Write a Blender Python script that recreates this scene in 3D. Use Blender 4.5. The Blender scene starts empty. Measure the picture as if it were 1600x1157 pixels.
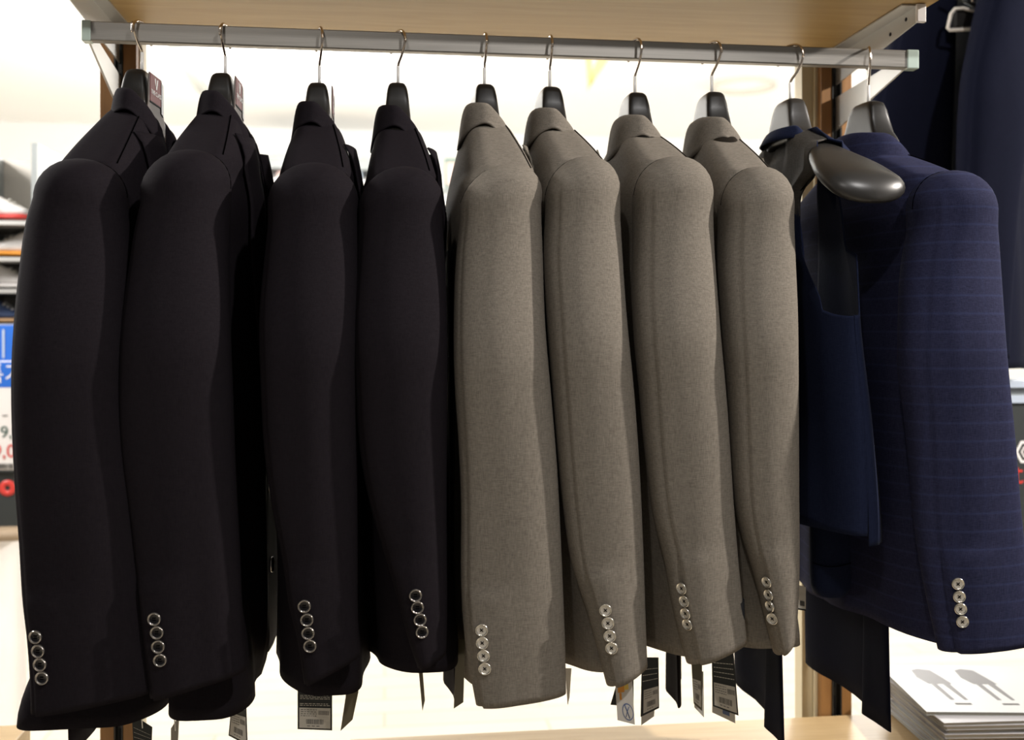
import bpy, bmesh, math, random
import numpy as np
from mathutils import Vector, Matrix, noise

random.seed(7)
COL = bpy.context.scene.collection
SC = bpy.context.scene
PI = math.pi

# ------------------------------------------------------------------ camera
EYE = 1.45                     # height of the eye above the floor
YAW = math.radians(7.1)
FPX = 1600.0
HOR = 518.0                    # row of the horizon
cam_d = bpy.data.cameras.new('camera'); cam = bpy.data.objects.new('camera', cam_d); COL.objects.link(cam)
cam.location = (0, 0, EYE)
cam.rotation_euler = (PI / 2, 0, -YAW)
cam_d.sensor_fit = 'HORIZONTAL'; cam_d.sensor_width = 36.0
cam_d.lens = 36.0 * FPX / 1600.0
cam_d.shift_y = -(578.5 - HOR) / 1600.0
cam_d.clip_start = 0.05; cam_d.clip_end = 60
cam_d.dof.use_dof = True; cam_d.dof.focus_distance = 1.2; cam_d.dof.aperture_fstop = 4.5
SC.camera = cam

# ------------------------------------------------------------------ light
SC.view_settings.view_transform = 'Standard'; SC.view_settings.look = 'None'
SC.view_settings.exposure = 0.0; SC.view_settings.gamma = 1.0; SC.view_settings.use_curve_mapping = False
w = bpy.data.worlds.new('world'); SC.world = w; w.use_nodes = True
bg = w.node_tree.nodes['Background']; bg.inputs[0].default_value = (1.0, 0.955, 0.89, 1); bg.inputs[1].default_value = 0.17

def lamp(name, kind, loc, target, power, size=0.1, color=(1, 1, 1), angle=60, blend=0.4):
    d = bpy.data.lights.new(name, kind); o = bpy.data.objects.new(name, d); COL.objects.link(o)
    o.location = loc
    o.rotation_euler = (Vector(target) - Vector(loc)).to_track_quat('-Z', 'Y').to_euler()
    d.energy = power; d.color = color
    if kind == 'SPOT':
        d.spot_size = math.radians(angle); d.spot_blend = blend; d.shadow_soft_size = size
    if kind == 'AREA':
        d.shape = 'RECTANGLE'; d.size = size; d.size_y = size
    return o
lamp('spotlight', 'SPOT', (2.7, 0.80, 2.75), (0.45, 1.15, 1.3), 430, 0.035, (1, 0.93, 0.86), 62)
lamp('spotlight', 'SPOT', (-0.6, -0.9, 3.2), (0.5, 1.25, 1.4), 42, 0.05, (1, 0.95, 0.9), 60)
lamp('spotlight', 'SPOT', (0.9, -0.5, 3.15), (0.6, 1.2, 1.55), 115, 0.04, (1.0, 0.97, 0.95), 60)
lamp('hall_area_fill', 'AREA', (0.5, 5.4, 3.1), (0.5, 5.4, 0), 80, 5.0, (1, 0.985, 0.96))  # unseen area lamp added to overexpose the hall behind the rail
for hx_, hy_ in ((-3.2, 4.6), (-0.6, 6.4), (2.2, 4.6), (4.8, 6.4)):
    lamp('hall_point_fill', 'POINT', (hx_, hy_, 2.45), (hx_, hy_, 0), 126, 0.25, (1, 0.985, 0.955)).data.shadow_soft_size = 0.25  # unseen point lamps added to whiten the hall's ceiling, walls and floor

lamp('shoe_display_fill', 'POINT', (-1.75, 1.75, 2.35), (0, 0, 0), 150, 0.2, (1, 0.97, 0.93)).data.shadow_soft_size = 0.2  # unseen point lamp added to brighten the shoe display on the left

# ------------------------------------------------------------------ pixel <-> world (layout only)
def at(px, py, Y):
    dx = (px - 800) / FPX; dz = (HOR - py) / FPX
    vx = math.sin(YAW) + dx * math.cos(YAW); vy = math.cos(YAW) - dx * math.sin(YAW)
    s = Y / vy
    return Vector((s * vx, Y, EYE + s * dz))
def px_of(p):
    x, y, z = p[0], p[1], p[2] - EYE
    f = x * math.sin(YAW) + y * math.cos(YAW); r = x * math.cos(YAW) - y * math.sin(YAW)
    return (800 + FPX * r / f, HOR - FPX * z / f)

# ------------------------------------------------------------------ materials
def mat(name, col, rough=0.6, metal=0.0, emit=None, es=1.0, sheen=0.0, spec=0.5):
    m = bpy.data.materials.new(name); m.use_nodes = True
    b = m.node_tree.nodes['Principled BSDF']
    b.inputs['Base Color'].default_value = (*col, 1); b.inputs['Roughness'].default_value = rough
    b.inputs['Metallic'].default_value = metal; b.inputs['Specular IOR Level'].default_value = spec
    if sheen:
        b.inputs['Sheen Weight'].default_value = sheen; b.inputs['Sheen Roughness'].default_value = 0.4
    if emit:
        b.inputs['Emission Color'].default_value = (*emit, 1); b.inputs['Emission Strength'].default_value = es
    return m
def N(m, t, **kw):
    n = m.node_tree.nodes.new(t)
    for k, v in kw.items(): setattr(n, k, v)
    return n
def L(m, a, b): m.node_tree.links.new(a, b)

def fabric(name, c1, c2, sheen=0.15, check=None, rough=0.85, contrast=1.0):
    """fine worsted weave: two crossed stretched noises"""
    m = mat(name, c1, rough, sheen=sheen, spec=0.04)
    b = m.node_tree.nodes['Principled BSDF']
    tc = N(m, 'ShaderNodeTexCoord')
    outs = []
    for sc in ((160, 160, 1500), (1300, 1300, 110)):
        mp = N(m, 'ShaderNodeMapping'); mp.inputs['Scale'].default_value = sc
        L(m, tc.outputs['Object'], mp.inputs['Vector'])
        nz = N(m, 'ShaderNodeTexNoise'); nz.inputs['Scale'].default_value = 1.0; nz.inputs['Detail'].default_value = 2
        L(m, mp.outputs[0], nz.inputs['Vector']); outs.append(nz.outputs[0])
    ad = N(m, 'ShaderNodeMath', operation='ADD'); L(m, outs[0], ad.inputs[0]); L(m, outs[1], ad.inputs[1])
    mr = N(m, 'ShaderNodeMapRange'); mr.inputs[1].default_value = 0.6; mr.inputs[2].default_value = 1.4
    L(m, ad.outputs[0], mr.inputs[0])
    mx = N(m, 'ShaderNodeMix', data_type='RGBA'); mx.inputs[6].default_value = (*c1, 1); mx.inputs[7].default_value = (*c2, 1)
    L(m, mr.outputs[0], mx.inputs[0]); last = mx.outputs[2]
    if check:
        for ax, per in (('Z', 48), ('X', 30)):
            wv = N(m, 'ShaderNodeTexWave', wave_type='BANDS', bands_direction=ax, wave_profile='SIN')
            wv.inputs['Scale'].default_value = per / 6.283 * 2; wv.inputs['Distortion'].default_value = 0
            L(m, tc.outputs['Object'], wv.inputs['Vector'])
            pw = N(m, 'ShaderNodeMath', operation='POWER'); pw.inputs[1].default_value = 22; L(m, wv.outputs['Fac'], pw.inputs[0])
            ml = N(m, 'ShaderNodeMath', operation='MULTIPLY'); ml.inputs[1].default_value = 0.35 if ax == 'Z' else 0.08; L(m, pw.outputs[0], ml.inputs[0])
            m2 = N(m, 'ShaderNodeMix', data_type='RGBA'); m2.inputs[7].default_value = (*check, 1)
            L(m, ml.outputs[0], m2.inputs[0]); L(m, last, m2.inputs[6]); last = m2.outputs[2]
    L(m, last, b.inputs['Base Color'])
    bp = N(m, 'ShaderNodeBump'); bp.inputs['Strength'].default_value = 0.12; bp.inputs['Distance'].default_value = 0.0006
    L(m, mr.outputs[0], bp.inputs['Height']); L(m, bp.outputs[0], b.inputs['Normal'])
    return m
def wood(name, c1, c2, scale=(1.2, 14, 14), rough=0.45, bump=0.05):
    m = mat(name, c1, rough); b = m.node_tree.nodes['Principled BSDF']
    tc = N(m, 'ShaderNodeTexCoord'); mp = N(m, 'ShaderNodeMapping'); mp.inputs['Scale'].default_value = scale
    L(m, tc.outputs['Object'], mp.inputs['Vector'])
    nz = N(m, 'ShaderNodeTexNoise'); nz.inputs['Scale'].default_value = 4; nz.inputs['Detail'].default_value = 6; nz.inputs['Distortion'].default_value = 0.6
    L(m, mp.outputs[0], nz.inputs['Vector'])
    cr = N(m, 'ShaderNodeValToRGB'); cr.color_ramp.elements[0].position = 0.3; cr.color_ramp.elements[1].position = 0.7
    cr.color_ramp.elements[0].color = (*c1, 1); cr.color_ramp.elements[1].color = (*c2, 1)
    L(m, nz.outputs[0], cr.inputs[0]); L(m, cr.outputs[0], b.inputs['Base Color'])
    return m
def brushed(name, col, rough=0.35):
    m = mat(name, col, rough, 1.0); b = m.node_tree.nodes['Principled BSDF']
    tc = N(m, 'ShaderNodeTexCoord'); mp = N(m, 'ShaderNodeMapping'); mp.inputs['Scale'].default_value = (6, 300, 300)
    L(m, tc.outputs['Object'], mp.inputs['Vector'])
    nz = N(m, 'ShaderNodeTexNoise'); nz.inputs['Scale'].default_value = 3; nz.inputs['Detail'].default_value = 4
    L(m, mp.outputs[0], nz.inputs['Vector'])
    mr = N(m, 'ShaderNodeMapRange'); mr.inputs[3].default_value = rough - 0.08; mr.inputs[4].default_value = rough + 0.15
    L(m, nz.outputs[0], mr.inputs[0]); L(m, mr.outputs[0], b.inputs['Roughness'])
    mx = N(m, 'ShaderNodeMix', data_type='RGBA'); mx.inputs[6].default_value = (*[c * 0.75 for c in col], 1); mx.inputs[7].default_value = (*[min(1, c * 1.15) for c in col], 1)
    L(m, nz.outputs[0], mx.inputs[0]); L(m, mx.outputs[2], b.inputs['Base Color'])
    return m

M = dict(
    black=fabric('black_wool', (0.0085, 0.0068, 0.0086), (0.0145, 0.0120, 0.0146), 0.0),
    grey=fabric('grey_wool', (0.115, 0.100, 0.082), (0.225, 0.20, 0.168), 0.0),
    navy=fabric('navy_check_wool', (0.013, 0.014, 0.032), (0.030, 0.032, 0.070), 0.0, check=(0.035, 0.045, 0.11)),
    deepnavy=fabric('deep_navy_wool', (0.0040, 0.0048, 0.0115), (0.0075, 0.0088, 0.019), 0.0),
    vestnavy=fabric('vest_navy_wool', (0.008, 0.011, 0.028), (0.016, 0.021, 0.048), 0.03),
    vestback=fabric('vest_back_cloth', (0.045, 0.041, 0.036), (0.105, 0.096, 0.085), 0.0, rough=0.75),
    lining=mat('lining_satin', (0.006, 0.006, 0.008), 0.5),
    thread=mat('seam_thread', (0.0008, 0.0008, 0.0008), 1.0, spec=0.0),
    greythread=mat('grey_seam_thread', (0.03, 0.026, 0.022), 1.0, spec=0.0),
    plastic=mat('hanger_plastic', (0.009, 0.008, 0.007), 0.34, spec=0.4),
    gloss=mat('hanger_plastic_worn', (0.022, 0.020, 0.018), 0.36),
    plateback=mat('hanger_front_plastic', (0.12, 0.096, 0.084), 0.6, spec=0.2),
    maroon=mat('maroon_label', (0.22, 0.05, 0.05), 0.6, spec=0.2),
    white=mat('white_print', (0.85, 0.82, 0.8), 0.5),
    chrome=mat('chrome_wire', (0.75, 0.66, 0.58), 0.12, 1.0),
    sleevew=mat('clear_sleeve', (0.85, 0.83, 0.80), 0.2),
    steel=brushed('brushed_steel', (0.30, 0.285, 0.26), 0.42),
    bracket=mat('bracket_steel', (0.50, 0.49, 0.47), 0.42, 0.7),
    endcap=mat('clear_end_cap', (0.50, 0.60, 0.54), 0.15),
    channel=mat('slotted_channel', (0.05, 0.048, 0.045), 0.4, 0.6),
    hole=mat('slot_dark', (0.004, 0.004, 0.004), 0.9),
    wood=wood('shelf_wood', (0.40, 0.25, 0.085), (0.48, 0.315, 0.125)),
    postwood=wood('post_wood', (0.22, 0.10, 0.028), (0.34, 0.17, 0.055), (14, 14, 1.0)),
    tablewood=wood('table_wood', (0.42, 0.29, 0.145), (0.50, 0.36, 0.19)),
    cream=mat('cream_frame', (0.66, 0.58, 0.40), 0.5),
    wall=mat('white_wall', (0.88, 0.88, 0.86), 0.8),
    ceil=mat('white_ceiling', (0.90, 0.89, 0.87), 0.8),
    tagblack=mat('tag_black', (0.012, 0.014, 0.012), 0.45),
    tagolive=mat('tag_olive', (0.10, 0.085, 0.05), 0.5),
    tagwhite=mat('tag_white', (0.62, 0.58, 0.52), 0.5),
    sticker=mat('sticker_paper', (0.60, 0.56, 0.49), 0.6),
    ink=mat('ink_grey', (0.09, 0.085, 0.08), 0.7),
    string=mat('string_white', (0.8, 0.78, 0.72), 0.6),
    orange=mat('print_orange', (0.75, 0.30, 0.03), 0.5),
    yellow=mat('print_yellow', (0.80, 0.55, 0.10), 0.5),
    blueink=mat('print_blue', (0.12, 0.16, 0.30), 0.5),
    paleblue=mat('print_pale_blue', (0.45, 0.52, 0.62), 0.5),
    rimdark=mat('button_rim_smoke', (0.36, 0.33, 0.30), 0.18, 0.9),
    rimsilver=mat('button_rim_silver', (0.72, 0.68, 0.60), 0.2, 0.9),
    btnblack=mat('button_black', (0.006, 0.005, 0.006), 0.15, spec=0.3),
    btnpearl=mat('button_pearl', (0.55, 0.50, 0.42), 0.25),
    paper=mat('paper_white', (0.50, 0.51, 0.50), 0.45),
    papertan=mat('paper_edge', (0.30, 0.28, 0.23), 0.7),
    red=mat('red_plastic', (0.62, 0.05, 0.04), 0.4),
    blue=mat('blue_card', (0.02, 0.13, 0.55), 0.4),
    darkbox=mat('dark_panel', (0.03, 0.035, 0.035), 0.5),
    teal=mat('teal_glass_edge', (0.25, 0.42, 0.42), 0.2),
    tan=mat('tan_upholstery', (0.36, 0.27, 0.18), 0.6),
    green=mat('green_ink', (0.03, 0.09, 0.07), 0.5),
    shoe_navy=mat('shoe_navy', (0.03, 0.06, 0.15), 0.5),
    shoe_tan=mat('shoe_tan', (0.42, 0.25, 0.12), 0.5),
    shoe_white=mat('shoe_white', (0.75, 0.72, 0.70), 0.5),
    greenframe=mat('green_frame', (0.22, 0.30, 0.26), 0.5),
    pinkprint=mat('pink_print', (0.8, 0.55, 0.5), 0.5),
    greymetal=mat('grey_metal', (0.30, 0.32, 0.32), 0.4, 0.4),
    beam=mat('ceiling_beam_grey', (0.42, 0.43, 0.40), 0.6),
    lamp=mat('lamp_panel', (1, 1, 1), 0.5, emit=(1, 0.96, 0.88), es=5.0),
)
def plank_floor():
    m = mat('floor_planks', (0.7, 0.62, 0.5), 0.35); b = m.node_tree.nodes['Principled BSDF']
    tc = N(m, 'ShaderNodeTexCoord'); br = N(m, 'ShaderNodeTexBrick')
    br.inputs['Scale'].default_value = 1.0; br.inputs['Brick Width'].default_value = 1.2; br.inputs['Row Height'].default_value = 0.14
    br.inputs['Mortar Size'].default_value = 0.004
    br.inputs['Color1'].default_value = (0.60, 0.54, 0.44, 1); br.inputs['Color2'].default_value = (0.55, 0.49, 0.395, 1); br.inputs['Mortar'].default_value = (0.36, 0.31, 0.25, 1)
    L(m, tc.outputs['Object'], br.inputs['Vector']); L(m, br.outputs['Color'], b.inputs['Base Color'])
    return m
M['floor'] = plank_floor()
M['ringcream'] = mat('ring_cream', (0.62, 0.60, 0.54), 0.6); M['signorange'] = mat('pale_orange_wood', (0.85, 0.55, 0.22), 0.6)

# ------------------------------------------------------------------ object helpers
def tag(o, label=None, cat=None, group=None, kind=None):
    if label: o['label'] = label
    if cat: o['category'] = cat
    if group: o['group'] = group
    if kind: o['kind'] = kind
    return o
def empty(name, loc, label=None, cat=None, group=None):
    o = bpy.data.objects.new(name, None); COL.objects.link(o); o.location = loc
    return tag(o, label, cat, group)
def wpos(o):
    p = Vector((0, 0, 0))
    while o is not None: p += o.location; o = o.parent
    return p
def link(name, bm, mats, parent=None, origin=None, smooth=True, solid=0, matoff=0, bevel=0, sub=0, soff=0.0):
    """bm is in world coordinates; becomes one mesh object"""
    base = wpos(parent) if parent is not None else Vector((0, 0, 0))
    if origin is None:
        if parent is not None: origin = base
        else:
            vs = [v.co for v in bm.verts]
            origin = Vector(((min(v.x for v in vs) + max(v.x for v in vs)) / 2, (min(v.y for v in vs) + max(v.y for v in vs)) / 2, min(v.z for v in vs)))
    origin = Vector(origin)
    for v in bm.verts: v.co -= origin
    me = bpy.data.meshes.new(name); bm.to_mesh(me); bm.free()
    if not isinstance(mats, (list, tuple)): mats = [mats]
    for m in mats: me.materials.append(m)
    for p in me.polygons: p.use_smooth = smooth
    o = bpy.data.objects.new(name, me); COL.objects.link(o)
    o.location = origin - base
    if parent is not None: o.parent = parent
    if sub:
        s = o.modifiers.new('sub', 'SUBSURF'); s.levels = sub; s.render_levels = sub
    if solid:
        s = o.modifiers.new('solid', 'SOLIDIFY'); s.thickness = solid; s.offset = soff; s.material_offset = matoff; s.material_offset_rim = 0
    if bevel:
        s = o.modifiers.new('bev', 'BEVEL'); s.width = bevel; s.segments = 2; s.limit_method = 'ANGLE'; s.angle_limit = 0.6
    return o
def grid(bm, rows, close=False, mi=0, flip=False):
    vs = [[bm.verts.new(p) for p in r] for r in rows]
    n = len(vs[0])
    for i in range(len(vs) - 1):
        for j in range(n if close else n - 1):
            a, b, c, d = vs[i][j], vs[i][(j + 1) % n], vs[i + 1][(j + 1) % n], vs[i + 1][j]
            f = bm.faces.new((d, c, b, a) if not flip else (a, b, c, d)); f.material_index = mi
    return vs
def cap(bm, ring, mi=0, rev=False):
    f = bm.faces.new(list(reversed(ring)) if rev else ring); f.material_index = mi
def box(bm, lo, hi, mi=0, mtx=None):
    x0, y0, z0 = lo; x1, y1, z1 = hi
    ps = [Vector(p) for p in ((x0, y0, z0), (x1, y0, z0), (x1, y1, z0), (x0, y1, z0), (x0, y0, z1), (x1, y0, z1), (x1, y1, z1), (x0, y1, z1))]
    if mtx is not None: ps = [mtx @ p for p in ps]
    v = [bm.verts.new(p) for p in ps]
    for q in ((0, 3, 2, 1), (4, 5, 6, 7), (0, 1, 5, 4), (1, 2, 6, 5), (2, 3, 7, 6), (3, 0, 4, 7)):
        bm.faces.new([v[i] for i in q]).material_index = mi
def tube(bm, pts, r, n=8, mi=0, capped=True):
    pts = [Vector(p) for p in pts]; rings = []
    up = None
    for i, p in enumerate(pts):
        t = (pts[min(i + 1, len(pts) - 1)] - pts[max(i - 1, 0)]).normalized()
        if up is None:
            up = t.orthogonal().normalized()
        up = (up - t * up.dot(t))
        if up.length < 1e-6: up = t.orthogonal()
        up.normalize(); s = t.cross(up)
        rr = r[i] if isinstance(r, (list, tuple)) else r
        rings.append([p + (up * math.cos(2 * PI * k / n) + s * math.sin(2 * PI * k / n)) * rr for k in range(n)])
    vs = grid(bm, rings, True, mi)
    if capped:
        cap(bm, vs[0], mi, False); cap(bm, vs[-1], mi, True)
def slab(bm, poly, nrm, th, mi=0, mi_side=None):
    """poly: list of points; extruded by th along nrm"""
    nrm = Vector(nrm).normalized(); a = [bm.verts.new(Vector(p)) for p in poly]; b = [bm.verts.new(Vector(p) + nrm * th) for p in poly]
    bm.faces.new(a).material_index = mi; bm.faces.new(list(reversed(b))).material_index = mi
    for i in range(len(a)):
        j = (i + 1) % len(a)
        bm.faces.new((a[j], a[i], b[i], b[j])).material_index = mi if mi_side is None else mi_side
def smooth_interp(xs, ys, x):
    """monotone-ish cubic through data"""
    xs = list(xs); ys = list(ys)
    if x <= xs[0]: return ys[0]
    if x >= xs[-1]: return ys[-1]
    for i in range(len(xs) - 1):
        if x <= xs[i + 1]: break
    def sl(k):
        if k == 0: return (ys[1] - ys[0]) / (xs[1] - xs[0])
        if k == len(xs) - 1: return (ys[-1] - ys[-2]) / (xs[-1] - xs[-2])
        a = (ys[k] - ys[k - 1]) / (xs[k] - xs[k - 1]); b = (ys[k + 1] - ys[k]) / (xs[k + 1] - xs[k])
        return (a + b) / 2
    h = xs[i + 1] - xs[i]; t = (x - xs[i]) / h
    return (2 * t**3 - 3 * t * t + 1) * ys[i] + (t**3 - 2 * t * t + t) * h * sl(i) + (-2 * t**3 + 3 * t * t) * ys[i + 1] + (t**3 - t * t) * h * sl(i + 1)
def sstep(a, b, x):
    t = min(1, max(0, (x - a) / (b - a))); return t * t * (3 - 2 * t)

# ------------------------------------------------------------------ text
def glyphs(text, size):
    c = bpy.data.curves.new('t', 'FONT'); c.body = text; c.size = size; c.align_x = 'CENTER'; c.align_y = 'CENTER'; c.extrude = 0.0
    o = bpy.data.objects.new('t', c); COL.objects.link(o)
    bpy.context.view_layer.update()
    me = bpy.data.meshes.new_from_object(o.evaluated_get(bpy.context.evaluated_depsgraph_get()))
    bpy.data.objects.remove(o); bpy.data.curves.remove(c)
    return me
def text_obj(name, text, size, origin, right, up, m, parent, depth=0.0004, sx=1.0):
    me = glyphs(text, size); bm = bmesh.new(); bm.from_mesh(me); bpy.data.meshes.remove(me)
    right = Vector(right).normalized(); up = Vector(up).normalized(); n = right.cross(up).normalized()
    r = bmesh.ops.extrude_face_region(bm, geom=bm.faces[:])
    for e in r['geom']:
        if isinstance(e, bmesh.types.BMVert): e.co.z += depth
    for v in bm.verts: v.co = Vector(origin) + right * v.co.x * sx + up * v.co.y + n * v.co.z
    return link(name, bm, m, parent, smooth=False)

# ================================================================== SETTING
bm = bmesh.new(); box(bm, (-7, -2.5, -0.05), (8, 10, 0)); tag(link('floor', bm, M['floor'], smooth=False, origin=(0, 0, 0)), kind='structure')
bm = bmesh.new(); box(bm, (-7, 2.2, 3.2), (8, 10, 3.25)); tag(link('ceiling', bm, M['ceil'], smooth=False), kind='structure')
bm = bmesh.new(); box(bm, (-7, 9.0, 0), (8, 9.1, 3.2)); tag(link('wall_back', bm, M['wall'], smooth=False), kind='structure')
bm = bmesh.new(); box(bm, (-7.1, 2.2, 0), (-7, 9.1, 3.2)); tag(link('wall_left', bm, M['wall'], smooth=False), kind='structure')
bm = bmesh.new(); box(bm, (8, 2.2, 0), (8.1, 9.1, 3.2)); tag(link('wall_right', bm, M['wall'], smooth=False), kind='structure')

RY = 1.33                    # the rail's plane
# ------------------------------------------------------------------ rail, shelf, posts
RL = at(131, 48, RY); RR = at(1431, 96, RY); RZ = (RL.z + RR.z) / 2; print('rail', RL, RR)
rail = empty('clothes_rail', (RL.x, RY, RZ), 'brushed steel rectangular clothes rail that all the suits in front hang on', 'clothes rail')
RH = 0.0122
bm = bmesh.new(); box(bm, (RL.x, RY - 0.006, RZ - RH), (RR.x, RY + 0.008, RZ + RH)); link('bar', bm, M['steel'], rail, smooth=False, bevel=0.0015)
for x0, x1 in ((RL.x - 0.0012, RL.x + 0.010), (RR.x - 0.016, RR.x + 0.0012)):
    bm = bmesh.new(); box(bm, (x0, RY - 0.0072, RZ - RH - 0.0008), (x1, RY + 0.009, RZ + RH + 0.0008)); link('end_cap', bm, M['endcap'], rail, smooth=False, bevel=0.0015)
PY = 1.58
pL = at(185, 200, PY).x; pR = at(1306, 200, PY).x
for bx, s in ((RL.x + 0.004, -1), (RR.x - 0.017, 1)):
    # tapering plate from the bar back to the post
    px_ = pL if s < 0 else pR
    bm = bmesh.new()
    a = [Vector((bx, RY + 0.004, RZ + 0.006)), Vector((bx, RY + 0.004, RZ - RH - 0.0005)), Vector((px_, PY + 0.003, RZ - RH - 0.036)), Vector((px_, PY + 0.003, RZ + 0.006))]
    slab(bm, a, (1, 0, 0), 0.003)
    link('support_bracket', bm, M['bracket'], rail, smooth=False, bevel=0.0006)
# posts
def post(px0, pxc0, pxc1, px1, strip, label):
    Y0 = PY; x0 = at(px0, 300, Y0).x; x1 = at(px1, 300, Y0).x; c0 = at(pxc0, 300, Y0).x; c1 = at(pxc1, 300, Y0).x
    root = empty('shelf_post', ((x0 + x1) / 2, Y0, 0), label, 'post')
    for a, b in ((x0, c0), (c1, x1)):
        bm = bmesh.new(); box(bm, (a, Y0, 0), (b, Y0 + 0.05, 2.35)); link('wooden_upright', bm, M['postwood'], root, smooth=False, bevel=0.001)
    bm = bmesh.new()
    box(bm, (c0, Y0 + 0.012, 0), (c1, Y0 + 0.05, 2.35), 0); box(bm, (c0, Y0 - 0.001, 0), (c0 + 0.0022, Y0 + 0.012, 2.35), 0); box(bm, (c1 - 0.0022, Y0 - 0.001, 0), (c1, Y0 + 0.012, 2.35), 0)
    w_ = (c1 - c0)
    z = 0.1
    while z < 2.3:
        box(bm, (c0 + w_ * 0.36, Y0 + 0.0112, z), (c0 + w_ * 0.64, Y0 + 0.0122, z + 0.021), 1); z += 0.035
    link('slotted_channel', bm, [M['channel'], M['hole']], root, smooth=False)
    s0 = at(strip[0], 300, Y0 + 0.02).x; s1 = at(strip[1], 300, Y0 + 0.02).x
    bm = bmesh.new(); box(bm, (s0, Y0 + 0.02, 0), (s1, Y0 + 0.05, 2.35)); 
    if strip[1] - strip[0] > 20:
        mid = s0 + (s1 - s0) * 0.5; box(bm, (mid + 0.002, Y0 + 0.012, 0), (s1, Y0 + 0.02, 2.35)); 
    link('cream_strip', bm, M['cream'], root, smooth=False, bevel=0.001)['label'] = 'cream painted strip'
post(156, 178, 192, 213, (213.3, 222), 'brown wooden shelf post with slotted steel channel behind the leftmost black jacket')
post(1283, 1300, 1315, 1331, (1253, 1283), 'brown wooden shelf post with slotted channel and wide cream strip beside the navy jacket')
# shelf above
SZ = EYE + 0.449
bm = bmesh.new(); box(bm, (at(185, 20, PY).x - 0.004, 1.22, SZ), (at(1306, 90, PY).x + 0.022, PY + 0.07, SZ + 0.03))
tag(link('upper_shelf', bm, M['wood'], smooth=False, bevel=0.002), 'light wood shelf board above the clothes rail, seen from below', 'shelf')
for s, px_ in ((-1, pL), (1, pR)):
    root = empty('shelf_bracket', (px_, PY, SZ), ('steel angle bracket under the left end of the upper shelf' if s < 0 else 'steel angle bracket with white tip under the right end of the upper shelf'), 'bracket')
    bm = bmesh.new(); x = px_; o = 0.022 * (1 if s < 0 else -1)
    yf = 1.325 if s > 0 else 1.2
    # vertical web tapering towards the front
    slab(bm, [(x, yf, SZ - 0.001), (x, yf, SZ - 0.024), (x, PY, SZ - 0.05), (x, PY, SZ - 0.001)], (1, 0, 0), 0.002)
    box(bm, (min(x, x + o), yf, SZ - 0.0028), (max(x, x + o), PY, SZ - 0.0008))
    link('angle', bm, M['bracket'], root, smooth=False)
    if s > 0:
        bm = bmesh.new(); box(bm, (x - 0.003, yf - 0.006, SZ - 0.026), (x + 0.010, yf, SZ - 0.001)); link('tip', bm, M['white'], root, smooth=False, bevel=0.001)['label'] = 'white plastic tip'
        for k, (dy, dz) in enumerate(((0.03, -0.012), (0.075, -0.02))):
            bm = bmesh.new()
            c = Vector((x - 0.0006, yf + dy, SZ + dz)); ring = [c + Vector((0, math.cos(a) * 0.0028, math.sin(a) * 0.0028)) for a in [2 * PI * i / 12 for i in range(12)]]
            slab(bm, ring, (1, 0, 0), 0.004)
            link('screw', bm, M['hole'], root, smooth=False)

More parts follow.
